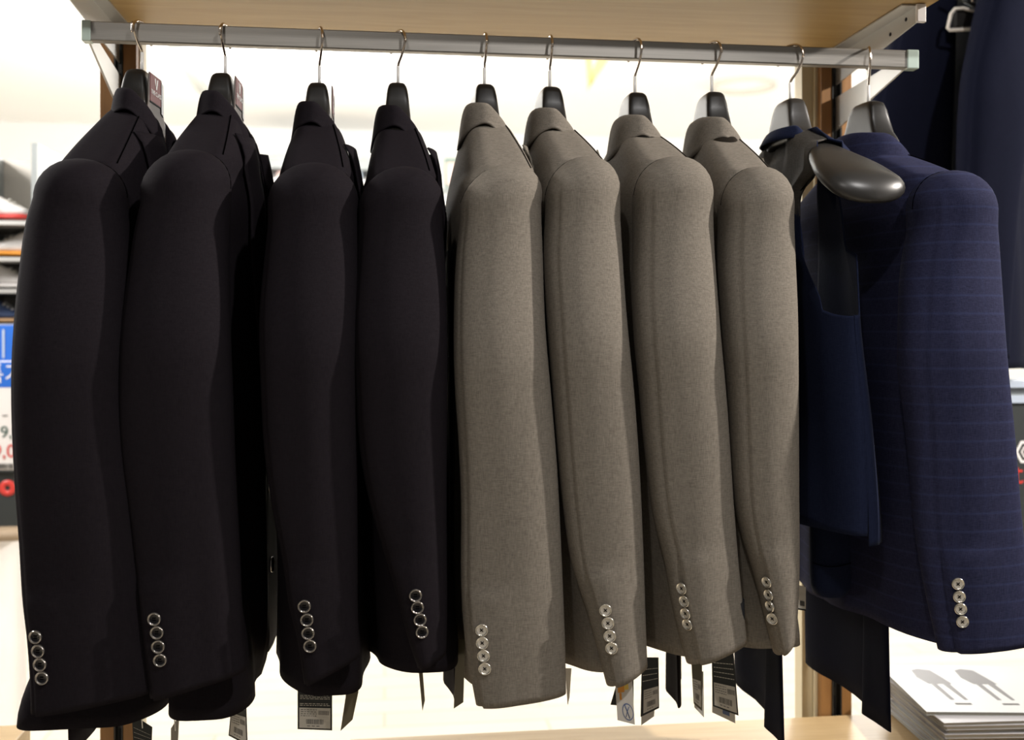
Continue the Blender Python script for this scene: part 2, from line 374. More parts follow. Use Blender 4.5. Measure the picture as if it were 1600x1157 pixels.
# ================================================================== HANGERS
def hanger(px, pytop, label, thick=0.027, half=0.165, yaw=0.0, hookyaw=0.0, plate=False, worn=False, drop=0.075, group=None, dzshoulder=0.0, endw=0.034):
    """wide-shouldered plastic hanger; hook over the rail"""
    top = at(px, pytop, RY)       # top of the neck block
    root = empty('suit_hanger', (top.x, RY, top.z), label, 'hanger', group)
    O = Vector((top.x, RY, top.z)); R = Matrix.Rotation(yaw, 3, 'Z')
    def W(p): return O + R @ Vector(p)
    # body: loft along y (lateral); each section in x-z
    secs = []
    ys = []
    def sec(y, zt, zb, xf, xb, p=2.4):
        ring = []; cz = (zt + zb) / 2; hz = (zt - zb) / 2; cx = (xf + xb) / 2; hx = (xf - xb) / 2
        for k in range(24):
            a = 2 * PI * k / 24; c, s = math.cos(a), math.sin(a)
            lz = cz + hz * math.copysign(abs(s) ** (2 / p), s); kx = (0.88 + 0.36 * min(1, max(0, -lz / 0.06))) if abs(y) < 0.04 else 1.2
            ring.append(W((cx + hx * kx * math.copysign(abs(c) ** (2 / p), c), y, lz)))
        return ring
    NB = -0.062   # underside at the middle
    prof = [(0.0, 0.0, NB), (0.016, -0.0005, NB), (0.023, -0.003, NB - 0.001), (0.027, -0.010, NB - 0.003), (0.031, -0.024, NB - 0.007), (0.037, -0.042, NB - 0.014), (0.048, -0.055, NB - 0.024)]
    data = []
    for y, zt, zb in prof:
        data.append((y, zt, zb, 0.0125, -0.0155, 4.6))
    n = 12
    for k in range(1, n + 1):
        t = k / n; y = 0.048 + (half - 0.048) * t
        zt = -0.055 - (drop - 0.0) * (t ** 1.15)
        hgt = 0.031 + (thick - 0.031) * t
        fl = sstep(0.15, 0.9, t)
        hw = 0.015 + (endw - 0.015) * fl
        data.append((y, zt, zt - hgt, 0.0135 + (hw - 0.015) * 1.1 + 0.012 * fl * 0, -0.0165 - (hw - 0.015) * 0.9, 2.3))
    y, zt, zb, xf, xb, p = data[-1]
    for k in range(1, 6):        # rounded end
        a = k / 5 * PI / 2; c = math.cos(a); c = max(c, 0.05)
        cx = (xf + xb) / 2; hw = (xf - xb) / 2
        data.append((y + 0.024 * math.sin(a), zb + (zt - zb) * (0.5 + 0.5 * c) - 0.012 * math.sin(a), zb + (zt - zb) * (0.5 - 0.5 * c) * 0.6 - 0.012 * math.sin(a) , cx + hw * c, cx - hw * c, 2.3))
    rows = [sec(-d[0], *d[1:]) for d in reversed(data)] + [sec(d[0], *d[1:]) for d in data[1:]]
    bm = bmesh.new(); vs = grid(bm, rows, True); cap(bm, vs[0], 0, False); cap(bm, vs[-1], 0, True)
    bmesh.ops.recalc_face_normals(bm, faces=bm.faces[:])
    link('body', bm, M['gloss'] if worn else M['plastic'], root)
    # hook
    railtop = RZ + RH - top.z
    HR = Matrix.Rotation(hookyaw, 3, 'Z')
    def H(p): return O + HR @ Vector(p)
    hz = railtop + 0.0021
    bm = bmesh.new(); tube(bm, [H((0, 0, -0.004)), H((0, 0, 0.024))], 0.0021, 10); link('hook_sleeve', bm, M['sleevew'], root)['label'] = 'clear plastic sleeve on the wire'
    pts = [(0, 0, 0.018), (0, 0, 0.024), (0, -0.003, 0.029), (0, -0.010, 0.036), (0, -0.017, 0.046), (0, -0.0205, 0.056), (0, -0.021, hz - 0.018), (0, -0.0185, hz - 0.008), (0, -0.012, hz - 0.002), (0, -0.004, hz), (0, 0.004, hz), (0, 0.013, hz - 0.003), (0, 0.019, hz - 0.010), (0, 0.021, hz - 0.018), (0, 0.020, hz - 0.024)]
    P = [Vector(p) for p in pts]; fine = []
    for i in range(len(P) - 1):
        for t in (0, 0.25, 0.5, 0.75):
            p0 = P[max(i - 1, 0)]; p1 = P[i]; p2 = P[i + 1]; p3 = P[min(i + 2, len(P) - 1)]
            fine.append(0.5 * ((2 * p1) + (p2 - p0) * t + (2 * p0 - 5 * p1 + 4 * p2 - p3) * t * t + (-p0 + 3 * p1 - 3 * p2 + p3) * t ** 3))
    fine.append(P[-1])
    bm = bmesh.new(); tube(bm, [H(p) for p in fine], 0.00165, 10); link('hook', bm, M['chrome'], root)['label'] = 'shiny wire hook'
    if plate:
        # flat front face with a slide-in maroon label
        xf = 0.0160
        bm = bmesh.new()
        poly = [W((xf, -0.024, -0.006)), W((xf, 0.022, -0.006)), W((xf, 0.027, -0.014)), W((xf, 0.029, -0.045)), W((xf, 0.040, -0.075))]
        # arched lower edge
        for k in range(9):
            a = k / 8; poly.append(W((xf, 0.040 - 0.080 * a, -0.082 + 0.024 * math.sin(PI * a))))
        poly += [W((xf, -0.040, -0.075)), W((xf, -0.029, -0.045)), W((xf, -0.027, -0.012))]
        slab(bm, poly, R @ Vector((1, 0, 0)), 0.0012)
        bmesh.ops.recalc_face_normals(bm, faces=bm.faces[:])
        link('front_plate', bm, M['plateback'], root, smooth=False)
        bm = bmesh.new(); xx = xf + 0.0012
        slab(bm, [W((xx, 0.0185, -0.009)), W((xx, 0.0265, -0.012)), W((xx, 0.0275, -0.052)), W((xx, 0.0185, -0.049))], R @ Vector((1, 0, 0)), 0.0012); bmesh.ops.recalc_face_normals(bm, faces=bm.faces[:])
        link('label_clip', bm, M['plastic'], root, smooth=False)
        bm = bmesh.new()
        slab(bm, [W((xx, -0.023, -0.007)), W((xx, 0.0185, -0.007)), W((xx, 0.0185, -0.041)), W((xx, -0.023, -0.041))], R @ Vector((1, 0, 0)), 0.0006); bmesh.ops.recalc_face_normals(bm, faces=bm.faces[:])
        lb = link('brand_label', bm, M['maroon'], root, smooth=False); lb['label'] = 'maroon label with white lettering'
        rt = R @ Vector((0, 1, 0)); xx += 0.0006
        text_obj('lettering', 'THE CLASS', 0.0078, W((xx, -0.001, -0.029)), rt, (0, 0, 1), M['white'], lb)
        bm = bmesh.new()
        for q in ([(-0.0062, -0.010), (-0.0036, -0.010), (-0.0018, -0.017), (-0.0018, -0.023), (0.0012, -0.023), (0.0012, -0.017), (0.003, -0.010), (0.0056, -0.010), (0.0045, -0.016), (0.002, -0.0195), (-0.0026, -0.0195), (-0.0051, -0.016)],):
            slab(bm, [W((xx, a, b)) for a, b in q], R @ Vector((1, 0, 0)), 0.0004)
        bmesh.ops.recalc_face_normals(bm, faces=bm.faces[:])
        link('emblem', bm, M['white'], lb, smooth=False)
        bm = bmesh.new(); box(bm, (-0.0002, -0.024, -0.0430), (0.0008, 0.021, -0.0412), mtx=Matrix.Translation(W((xx - 0.0006, 0, 0))) @ R.to_4x4()); link('label_slot', bm, M['hole'], root, smooth=False)
    return root, top

# ================================================================== JACKETS
def button_mesh(dark=True):
    bm = bmesh.new(); R0 = 0.0071; n = 24
    prof = [(0.0, 0.0016, 1), (0.0052, 0.0016, 1), (0.0057, 0.0021, 0), (0.0062, 0.0029, 0), (0.0067, 0.0027, 0), (R0, 0.0016, 0), (R0 * 0.96, 0.0, 0)]
    rings = [[Vector((r * math.cos(2 * PI * k / n), r * math.sin(2 * PI * k / n), z)) for k in range(n)] for r, z, _ in prof[1:]]
    vs = [[bm.verts.new(p) for p in r] for r in rings]
    for i in range(len(vs) - 1):
        for j in range(n):
            bm.faces.new((vs[i][j], vs[i + 1][j], vs[i + 1][(j + 1) % n], vs[i][(j + 1) % n])).material_index = 0
    bm.faces.new(vs[0]).material_index = 1
    # four stitched holes / crossed thread
    if dark:
        for a in range(4):
            c = Vector((0.0016 * math.cos(a * PI / 2 + PI / 4), 0.0016 * math.sin(a * PI / 2 + PI / 4), 0.0016))
            slab(bm, [c + Vector((0.0006 * math.cos(b * PI / 4), 0.0006 * math.sin(b * PI / 4), 0)) for b in range(8)], (0, 0, 1), 0.0004, 2)
        for s in (-1, 1):
            box(bm, (-0.0013, s * 0.0011 - 0.0002, 0.0017), (0.0013, s * 0.0011 + 0.0002, 0.0022), 2)
    else:
        for a in (PI / 4, -PI / 4):
            mt = Matrix.Rotation(a, 4, 'Z'); box(bm, (-0.0023, -0.00035, 0.0015), (0.0023, 0.00035, 0.0023), 2, mt)
    bmesh.ops.recalc_face_normals(bm, faces=bm.faces[:])
    me = bpy.data.meshes.new('button'); bm.to_mesh(me); bm.free()
    for m in ((M['rimdark'], M['btnblack'], M['thread']) if dark else (M['rimsilver'], M['btnpearl'], M['thread'])): me.materials.append(m)
    for p in me.polygons: p.use_smooth = True
    return me
BTN_D = button_mesh(True); BTN_S = button_mesh(False)
def place_button(me, pos, nrm, parent, name='cuff_button', scale=1.0, lab=None):
    o = bpy.data.objects.new(name, me); COL.objects.link(o); o.parent = parent
    o.location = Vector(pos) - wpos(parent); o.rotation_euler = Vector(nrm).to_track_quat('Z', 'Y').to_euler(); o.scale = (scale,) * 3
    if lab: o['label'] = lab
    return o

def sleeve_surface(apex, y0, Ls, Rs, bl, br, Yc0=1.165, Yc1=1.128, hd0=0.050, hd1=0.020, seam=0.86, seed=0.0, wob=0.0025, puck=None):
    """returns S(q, th) -> point. q 0 apex .. 1 cuff; th=-90 deg faces the camera"""
    lpy = [p[0] for p in Ls]; lpx = [p[1] for p in Ls]; rpy = [p[0] for p in Rs]; rpx = [p[1] for p in Rs]
    QD = 0.16
    L0 = smooth_interp(lpy, lpx, y0); R0 = smooth_interp(rpy, rpx, y0)
    ths = math.acos(-seam)       # seam angle on the front half
    def S(q, th, flat=False):
        if q < QD:
            t = q / QD; a = t * PI / 2
            py = apex[1] + (y0 - apex[1]) * (1 - math.cos(a)) ; f = max(0.02, math.sin(a) ** 0.92)
            mid = apex[0] + ((L0 + R0) / 2 - apex[0]) * (1 - math.cos(a))
            l, r = mid - (R0 - L0) / 2 * f, mid + (R0 - L0) / 2 * f; pl = pr = py
            Yc = Yc0 + 0.012 - 0.012 * math.sin(a); hd = hd0 * (math.sin(a) ** 0.75)
            hd = max(hd, 0.002)
        else:
            t = (q - QD) / (1 - QD)
            pl = y0 + (bl[1] - y0) * t; pr = y0 + (br[1] - y0) * t
            l = smooth_interp(lpy + [bl[1]] if lpy[-1] < bl[1] else lpy, lpx + [bl[0]] if lpy[-1] < bl[1] else lpx, pl)
            r = smooth_interp(rpy + [br[1]] if rpy[-1] < br[1] else rpy, rpx + [br[0]] if rpy[-1] < br[1] else rpx, pr)
            Yc = Yc0 + (Yc1 - Yc0) * sstep(0, 0.35, t); hd = hd0 + (hd1 - hd0) * t
        PLt = at(l, pl, Yc); PRt = at(r, pr, Yc)
        C = (PLt + PRt) / 2; A = (PRt - PLt) / 2
        c, s = math.cos(th), math.sin(th); p = 0.92
        cc = math.copysign(abs(c) ** p, c); ss = math.copysign(abs(s) ** 0.85, s)
        P = C + A * cc + Vector((0, hd * ss, 0))
        if flat: return P
        # folds and the back seam / cuff vent
        nz = noise.noise(Vector((P.x * 14 + seed, 3.1 * seed, P.z * 5.5))) * wob * sstep(0.12, 0.3, q)
        nz += noise.noise(Vector((P.x * 34 + seed, seed, P.z * 3.0 + 5))) * wob * 0.5 * sstep(0.12, 0.3, q)
        out = Vector((c, s, 0))
        P = P + out * nz
        front = (-PI + 0.0 < th < 0)
        k = (PI - abs(th)) if th < 0 else None
        if th < 0:
            tt = PI + th          # 0 at the left edge, PI at the right one
            s0 = math.acos(seam)
            if tt > s0:
                step = 0.0014 * sstep(0.12, 0.2, q) + 0.0042 * sstep(0.80, 0.815, q)
                P = P + Vector((0, -1, 0)) * step * (1 - sstep(s0 + 0.2, s0 + 1.4, tt)) 
            elif s0 - tt < 0.10:
                P = P + Vector((0, 1, 0)) * 0.0008 * sstep(0.12, 0.2, q)
        return P
    S.seam = math.acos(seam)
    return S
def build_sleeve(S, root, m, name='sleeve', thr=None, rows=70):
    s0 = S.seam
    ths = [-PI + s0 * k / 6 for k in range(6)] + [-PI + s0 - 0.012, -PI + s0 + 0.012]
    ths += [-PI + s0 + (PI - s0) * k / 26 for k in range(1, 26)] + [PI * k / 18 for k in range(0, 18)]
    qs = [0.0, 0.01, 0.02, 0.035, 0.05, 0.07, 0.09, 0.11, 0.13, 0.15] + [0.16 + (0.84) * k / rows for k in range(rows + 1)]
    bm = bmesh.new(); vs = grid(bm, [[S(q, t) for t in ths] for q in qs], True)
    cap(bm, vs[0], 0, False)
    # turned-in cuff
    last = [v.co.copy() for v in vs[-1]]; c = sum(last, Vector()) / len(last)
    r1 = [bm.verts.new(c + (p - c) * 0.93 + Vector((0, 0, 0.0004))) for p in last]; r2 = [bm.verts.new(c + (p - c) * 0.9 + Vector((0, 0, 0.05))) for p in last]
    n = len(last)
    for A_, B_, mi in ((vs[-1], r1, 0), (r1, r2, 1)):
        for j in range(n): bm.faces.new((B_[j], B_[(j + 1) % n], A_[(j + 1) % n], A_[j])).material_index = mi
    cap(bm, r2, 1, False)
    bmesh.ops.recalc_face_normals(bm, faces=bm.faces[:])
    return link(name, bm, [m, M['lining']], root)
def find_on_sleeve(S, px, py):
    best = None
    for i in range(80, 101):
        q = i / 100
        for k in range(2, 60):
            th = -PI + PI * k / 60; P = S(q, th); u = px_of(P); d = (u[0] - px) ** 2 + (u[1] - py) ** 2
            if best is None or d < best[0]: best = (d, q, th)
    _, q, th = best
    for st in (0.004, 0.001, 0.0003):
        for _ in range(20):
            cand = [(q + a * st, th + b * st * 6) for a in (-1, 0, 1) for b in (-1, 0, 1)]
            sc = [((px_of(S(min(a, 1), b))[0] - px) ** 2 + (px_of(S(min(a, 1), b))[1] - py) ** 2, a, b) for a, b in cand]
            s = min(sc)
            if (s[1], s[2]) == (q, th): break
            _, q, th = s
    P = S(q, th); e = 0.12
    a = S(q, th + e) - S(q, th - e); b = S(min(q + 0.02, 1), th) - S(q - 0.02, th)
    n = a.cross(b).normalized()
    if n.y > 0: n = -n
    return P, n

def jacket(J):
    kind = J['m']; m = M[kind]; RYj = J.get('RY', RY)
    hook = at(J['hook'], 100, RYj).x
    h0 = J['h0'] + EYE                       # height of the neck seam
    Yc0 = J.get('Yc', 1.165); 
    S = sleeve_surface(J['apex'], J['y0'], J['L'], J['R'], J['bl'], J['br'], Yc0=Yc0, Yc1=Yc0 - 0.037, seam=J.get('seam', 0.86), seed=J['seed'])
    root = empty('suit_jacket', (hook, RYj, h0), J['label'], 'jacket', J.get('group'))
    sh = at(J['apex'][0], J['apex'][1], Yc0)  # sleeve head
    zs = sh.z - 0.002
    bs = RYj - (Yc0 + 0.012)                     # half shoulder width
    hemz = J['hem'] + EYE
    # sleeve centre line as function of z
    cl = []
    for i in range(16, 101, 4):
        a = S(i / 100, 0, True); b = S(i / 100, PI, True); cl.append((((a + b) / 2).z, ((a + b) / 2).x, (a - b).length / 2))
    cl.reverse(); cz = [c[0] for c in cl]; cx = [c[1] for c in cl]
    def near_x(z): return float(np.interp(z, cz, cx)) if z < zs else sh.x
    aN, aS, aH = J.get('aN', 0.026), J.get('aS', 0.047), J.get('aH', 0.052)
    hw0 = (S(0.16, 0, True) - S(0.16, PI, True)).length / 2; zy0 = S(0.16, 0, True).z
    aT = J.get('aT', hw0 * 1.04)
    back = J.get('back', 0.0); hemflare = J.get('flare', 0.0)
    def dims(z):
        if z >= zs:
            t = (h0 - z) / (h0 - zs); t = max(0, t)
            b = 0.050 + (bs - 0.050) * t ** 0.92
            tt = max(0, (h0 - z) / (h0 - zy0)); a = aN + (aT - aN) * tt ** 0.78
        else:
            t = (zs - z) / (zs - hemz)
            b = bs + 0.008 * sstep(0, 0.12, t) - 0.012 * math.sin(PI * min(1, t * 1.2)) * 0.5 + 0.018 * t * t
            tt = max(0, min(1, (h0 - z) / (h0 - zy0))); a = aN + (aT - aN) * tt ** 0.78
            a = a + (aS - a) * sstep(0.10, 0.26, t) + (aH - aS) * sstep(0.4, 1, t)
        return a, b
    zb = h0 - 0.45                            # buttoning point
    def vw(z):                                # half gap of the front
        if z > zb:
            t = (z - zb) / (h0 - zb); return 0.002 + 0.050 * t ** 0.8
        t = (zb - z) / (zb - hemz)
        return 0.002 + 0.05 * max(0, (t - 0.6) / 0.4) ** 2.2
    sd = J['seed']
    def ex(z):
        k = sstep(zy0 - 0.06, zy0 - 0.01, z) * (1 - 0.6 * sstep(zs + 0.02, h0, z)); return 0.55 - 0.13 * k, 0.70 - 0.28 * k
    def B(z, ph):
        a, b = dims(z); c, s = math.cos(ph), math.sin(ph); EX, EY = ex(z)
        y = b * math.copysign(abs(s) ** EY, s)
        t = min(1, max(0, (zs - z) / (zs - hemz))) if z < zs else 0
        k = sstep(0.02, -bs, y)          # 1 at the near side
        xc = hook + (near_x(z) - hook) * (k if y < 0 else 0) 
        if z >= zs: xc = hook + (sh.x - hook) * (abs(min(y, 0)) / bs) ** 1.2
        else: xc = hook + (near_x(z) - hook) * (abs(min(y, 0)) / max(b, bs)) ** 1.2
        xc -= (near_x(zs) - hook) * 0.35 * (max(y, 0) / bs)
        x = xc + a * math.copysign(abs(c) ** EX, c)
        fold = (noise.noise(Vector((y * 13 + sd, 1.7 if c > 0 else 9.2, z * 2.2 + sd))) * 0.010 + math.sin(y * 62 + sd * 5 + z * 3) * 0.0025) * sstep(0.1, 0.7, t)
        x += fold - (back * t if c < 0 else -J.get('fr', 0) * t) 
        if c < 0: x -= hemflare * sstep(0.74, 1.0, t) * (k if y < 0 else 0.3)
        zz = z
        if z <= hemz + 0.06:
            q = 1 - (z - hemz) / 0.06
            zz += 0.0035 * math.sin(y * 21 + sd) * q 
        return Vector((x, RYj + y, zz))
    def phi_of(z, y):
        a, b = dims(z); r = min(1, abs(y) / b) ** (1 / ex(z)[1]); return math.asin(r) * (1 if y >= 0 else -1)
    bm = bmesh.new()
    nz_, nphi = 64, 72
    zsl = [h0 + (zs - h0) * k / 16 for k in range(16)] + [zs + (hemz - zs) * k / (nz_ - 16) for k in range(nz_ - 16 + 1)]
    rows = []
    for z in zsl:
        g = phi_of(z, vw(z)); row = []
        for k in range(nphi + 1):
            row.append(B(z, g + (2 * PI - 2 * g) * k / nphi))
        rows.append(row)
    grid(bm, rows, False)
    bmesh.ops.recalc_face_normals(bm, faces=bm.faces[:])
    # make sure normals point outwards
    f = bm.faces[:][len(bm.faces) // 2]
    body = link('body', bm, [m, M['lining']], root, solid=0.0022, soff=-1, matoff=1)
    # shoulder seam
    if J.get('seamline', True):
        for k in range(1):
            pts = []
            for i in range(0, 17):
                z = h0 - 0.004 + (zs - h0 + 0.006) * i / 16
                p = B(z, -PI / 2 + J.get('ssoff', 0.45)); pts.append(p + Vector((0.0, -0.0004, 0.0006)))
            bm = bmesh.new(); tube(bm, pts, 0.0007, 6); link('shoulder_seam', bm, M['thread'] if kind != 'grey' else M['greythread'], root)
    # near and far sleeves
    build_sleeve(S, root, m)
    if not J.get('nofar'):
        bm = bmesh.new(); rows = []
        for i in range(0, 31):
            q = i / 30
            if q < 0.16: r = math.sin(q / 0.16 * PI / 2) ** 0.85; z = zs - (1 - math.cos(q / 0.16 * PI / 2)) * 0.06
            else: r = 1; z = zs - 0.06 - (q - 0.16) / 0.84 * 0.50
            r = max(r, 0.03); xc = hook - (near_x(zs) - hook) * 0.35
            rows.append([Vector((xc + 0.050 * r * math.cos(a), RYj + bs + 0.012 + 0.045 * r * math.sin(a), z)) for a in [2 * PI * k / 28 for k in range(28)]])
        vs = grid(bm, rows, True); cap(bm, vs[0]); cap(bm, vs[-1], 0, True); bmesh.ops.recalc_face_normals(bm, faces=bm.faces[:])
        link('sleeve', bm, m, root)
    # head seam of the near sleeve: a fine line where the cap is set in
    bm = bmesh.new(); qa = [0.155, 0.14, 0.12, 0.10, 0.08, 0.06, 0.04, 0.025, 0.012, 0.0]
    tube(bm, [S(q_, PI) for q_ in qa] + [S(q_, 0) for q_ in reversed(qa[:-1])], 0.0006, 6); link('armhole_seam', bm, M['thread'] if kind != 'grey' else M['greythread'], root)
    # collar
    CA, CB = J.get('cA', 0.021), J.get('cB', 0.047)
    cx0 = hook + J.get('cdx', 0.0)
    rows = []
    npsi = 48; ct = J.get('collar_up', 0.020); cd = J.get('collar_dn', 0.007)
    for k in range(npsi + 1):
        psi = (-128 + 256 * k / npsi) * PI / 180; ap = abs(psi)
        fr = sstep(PI * 0.47, PI * 0.76, ap); fr2 = sstep(PI * 0.5, PI * 0.62, ap)
        def C(off, dz):
            cc_, ss_ = math.cos(psi), math.sin(psi); return Vector((cx0 - (CA + 0.022 * fr2 + off) * math.copysign(abs(cc_) ** 0.78, cc_), RYj + (CB + 0.003 + off * 1.1) * math.copysign(abs(ss_) ** 0.85, ss_), h0 + 0.004 + dz - 0.048 * fr))
        bk = 1 - sstep(0, PI * 0.5, ap)
        cu = ct + 0.006 * bk
        rows.append([C(-0.006, -0.006), C(-0.004, cu * 0.5), C(-0.001, cu * 0.92), C(0.0025, cu), C(0.0055, cu * 0.86), C(0.0085, cu * 0.35), C(0.011 + 0.003 * fr, -cd * 0.4 - 0.010 * bk), C(0.0135 + 0.004 * fr, -cd - 0.022 * bk - 0.012 * fr)])
    bm = bmesh.new(); grid(bm, rows, False); bmesh.ops.recalc_face_normals(bm, faces=bm.faces[:])
    link('collar', bm, m, root, solid=0.0024, sub=1)
    # lapels
    for s in (-1, 1):
        rows = []
        n = 30
        for i in range(n + 1):
            t = i / n; z = h0 - 0.035 - (0.415) * t
            w0 = vw(z); lw = 0.062 * (1 - t) ** 0.7 * (0.75 + 0.25 * math.sin(PI * min(1, t * 2.2))) + 0.002
            row = []
            for j in range(8):
                u = j / 7; y = s * (w0 - 0.002 + lw * u); a, b = dims(z)
                yy = min(abs(y), b * 0.97) * s
                p = B(z, phi_of(z, yy)); lift = 0.0045 + 0.006 * math.sin(PI * (1 - u) * 0.5) * (1 - 0.5 * t)
                if j == 0: lift = 0.001
                row.append(p + Vector((lift, 0, 0)))
            rows.append(row)
        bm = bmesh.new(); grid(bm, rows, False); bmesh.ops.recalc_face_normals(bm, faces=bm.faces[:])
        link('lapel', bm, m, root, solid=0.002)
    # buttons
    me = BTN_D if kind in ('black', 'deepnavy') else BTN_S
    for (bx, by) in J.get('btn', []):
        P, n = find_on_sleeve(S, bx, by); place_button(me, P + n * 0.0008, n, root, scale=J.get('bs', 1.0))
    if J.get('front_btn'):
        for dz in (0.0, 0.10):
            z = zb - 0.012 - dz; p = B(z, phi_of(z, -0.012)); place_button(me, p + Vector((0.0015, 0, 0)), (1, 0, 0), root, 'front_button', 1.4)
    J['S'] = S; J['B'] = B; J['root'] = root
    return root

JS = [
 dict(m='black', hook=222, h0=0.268, apex=(128, 250), y0=312, seed=1.3, hem=-0.426, hang=112,
      L=[(312, 57), (350, 45), (430, 32), (500, 25), (560, 21), (620, 20), (700, 22), (780, 26), (850, 31), (935, 36), (1000, 43), (1060, 47)], bl=(49, 1114),
      R=[(312, 199), (400, 205), (500, 204), (600, 203), (700, 208), (800, 218), (900, 228), (1000, 234), (1060, 240)], br=(240, 1080),
      btn=[(57, 995), (61, 1017), (64, 1038), (67, 1059)], flare=0.055, aH=0.06, plate=True,
      label='black suit jacket at the far left end of the rail, hem flaring left'),
 dict(m='black', hook=352, h0=0.268, apex=(300, 236), y0=298, seed=2.6, hem=-0.422, hang=118,
      L=[(320, 222), (370, 210), (430, 200), (500, 190), (600, 184), (700, 186), (780, 195), (860, 205), (940, 215), (1000, 222)], bl=(235, 1090),
      R=[(320, 360), (500, 360), (600, 362), (700, 365), (850, 372), (1000, 381)], br=(386, 1046),
      btn=[(242, 967), (246, 988), (248, 1010), (251, 1031)], plate=True, front_btn=True,
      label='black suit jacket second from the left with open front and maroon hanger label beside collar'),
 dict(m='black', hook=499, h0=0.258, apex=(492, 256), y0=318, seed=3.1, hem=-0.402, hang=133,
      L=[(350, 419), (430, 410), (500, 405), (600, 407), (700, 412), (800, 425), (880, 440), (950, 450), (1000, 462)], bl=(473, 1068),
      R=[(350, 560), (480, 562), (600, 560), (700, 560), (850, 560), (1000, 560)], br=(562, 1022),
      btn=[(476, 947), (480, 968), (482, 989), (485, 1009)],
      label='black suit jacket third from the left with a large dark swing tag below its hem'),
 dict(m='black', hook=622, h0=0.256, apex=(632, 262), y0=324, seed=4.7, hem=-0.386, hang=133,
      L=[(350, 560), (420, 555), (500, 548), (600, 553), (700, 562), (780, 578), (860, 600), (940, 622), (1005, 640)], bl=(653, 1042),
      R=[(350, 692), (400, 695), (500, 697), (600, 698), (800, 698), (1000, 697)], br=(696, 1018),
      btn=[(649, 930), (652, 949), (656, 968), (659, 987)],
      label='black suit jacket fourth from the left, the one right next to the grey jackets'),
 dict(m='grey', hook=757, h0=0.262, apex=(796, 258), y0=320, seed=5.9, hem=-0.412, hang=135,
      L=[(345, 719), (400, 714), (500, 711), (600, 712), (700, 717), (800, 721), (900, 722), (960, 724), (1020, 729)], bl=(742, 1101),
      R=[(345, 844), (400, 846), (500, 851), (600, 859), (700, 866), (800, 872), (900, 877), (1000, 881)], br=(883, 1082),
      btn=[(753, 984), (754, 1004), (756, 1024), (758, 1044)], back=0.0,
      label='grey suit jacket leftmost of the four grey ones, hanging beside the black jackets'),
 dict(m='grey', hook=859, h0=0.258, apex=(915, 246), y0=308, seed=6.4, hem=-0.393, hang=139,
      L=[(345, 852), (400, 850), (500, 855), (600, 862), (700, 870), (800, 880), (880, 893), (950, 915), (1020, 935)], bl=(949, 1070),
      R=[(345, 966), (400, 969), (500, 977), (600, 986), (700, 993), (800, 999), (900, 1005)], br=(1011, 1038), seam=0.70,
      btn=[(946, 953), (950, 973), (953, 993), (956, 1012)],
      label='grey suit jacket second of the four grey ones, white picture card below its cuff'),
 dict(m='grey', hook=992, h0=0.252, apex=(1052, 246), y0=308, seed=7.7, hem=-0.376, hang=148,
      L=[(345, 990), (450, 988), (520, 992), (600, 999), (700, 1007), (800, 1020), (880, 1040), (950, 1052)], bl=(1074, 1036),
      R=[(345, 1110), (400, 1113), (500, 1121), (600, 1130), (700, 1138), (800, 1146), (900, 1155)], br=(1167, 1002), seam=0.68,
      btn=[(1067, 919), (1071, 939), (1073, 958), (1076, 975)],
      label='grey suit jacket third from left of the four grey ones'),
 dict(m='grey', hook=1112, h0=0.252, apex=(1182, 262), y0=324, seed=8.2, hem=-0.368, hang=147, 
      L=[(350, 1126), (420, 1125), (500, 1130), (600, 1137), (700, 1143), (800, 1152), (850, 1163), (900, 1178), (960, 1193)], bl=(1209, 1022),
      R=[(350, 1234), (400, 1237), (500, 1241), (600, 1243), (700, 1244), (900, 1243)], br=(1239, 992), seam=0.66,
      btn=[(1200, 909), (1203, 929), (1205, 947), (1208, 966)],
      label='grey suit jacket rightmost of the four grey ones, beside the navy waistcoat'),
 dict(m='navy', hook=1357, h0=0.236, apex=(1482, 268), y0=330, seed=9.5, hem=-0.372, hang=161,
      L=[(360, 1426), (400, 1419), (450, 1414), (520, 1411), (575, 1409), (640, 1416), (700, 1421), (800, 1428), (870, 1437), (930, 1448)], bl=(1466, 1016),
      R=[(360, 1546), (400, 1551), (500, 1561), (600, 1572), (680, 1581), (800, 1592), (900, 1602)], br=(1612, 1004), seam=0.72,
      btn=[(1496, 912), (1498, 932), (1500, 951), (1503, 971)], Yc=1.15, aN=0.03, aS=0.052, cA=0.036, cB=0.052, cd=0.02, collar_up=0.020, collar_dn=0.022,
      label='navy blue checked suit jacket at the right end of the rail'),
]
for J in JS: jacket(J)
HL = ['black suit hanger of the leftmost jacket, maroon label on its neck', 'black suit hanger of the second jacket from left, maroon label on its neck',
      'black suit hanger of the third jacket from left', 'black suit hanger of the fourth jacket from left, in the last black jacket',
      'black suit hanger in the leftmost grey jacket', 'black suit hanger in the second grey jacket', 'black suit hanger in the third grey jacket',
      'black suit hanger in the rightmost grey jacket', 'black suit hanger in the navy checked jacket']
HYAW = [-0.35, -0.15, 0.25, 0.45, 0.05, 0.0, 0.2, 0.35, -0.35]
for J, lb, hy in zip(JS, HL, HYAW):
    top = at(J['hook'], J['hang'], RY); sh = at(J['apex'][0], J['apex'][1], 1.165)
    dz = top.z - 0.055 - (sh.z - 0.026)
    yaw = math.atan2(sh.x - top.x, RY - 1.17)
    hanger(J['hook'], J['hang'], lb, half=0.115 if J['hook'] < 1300 else 0.085, yaw=yaw * 0.6 if J['hook'] < 1300 else 0.12 if not J.get('plate') else yaw * 0.4, hookyaw=hy, plate=J.get('plate', False) or J['hook'] == 499, drop=max(0.04, dz * 0.75), endw=0.022, worn=False)

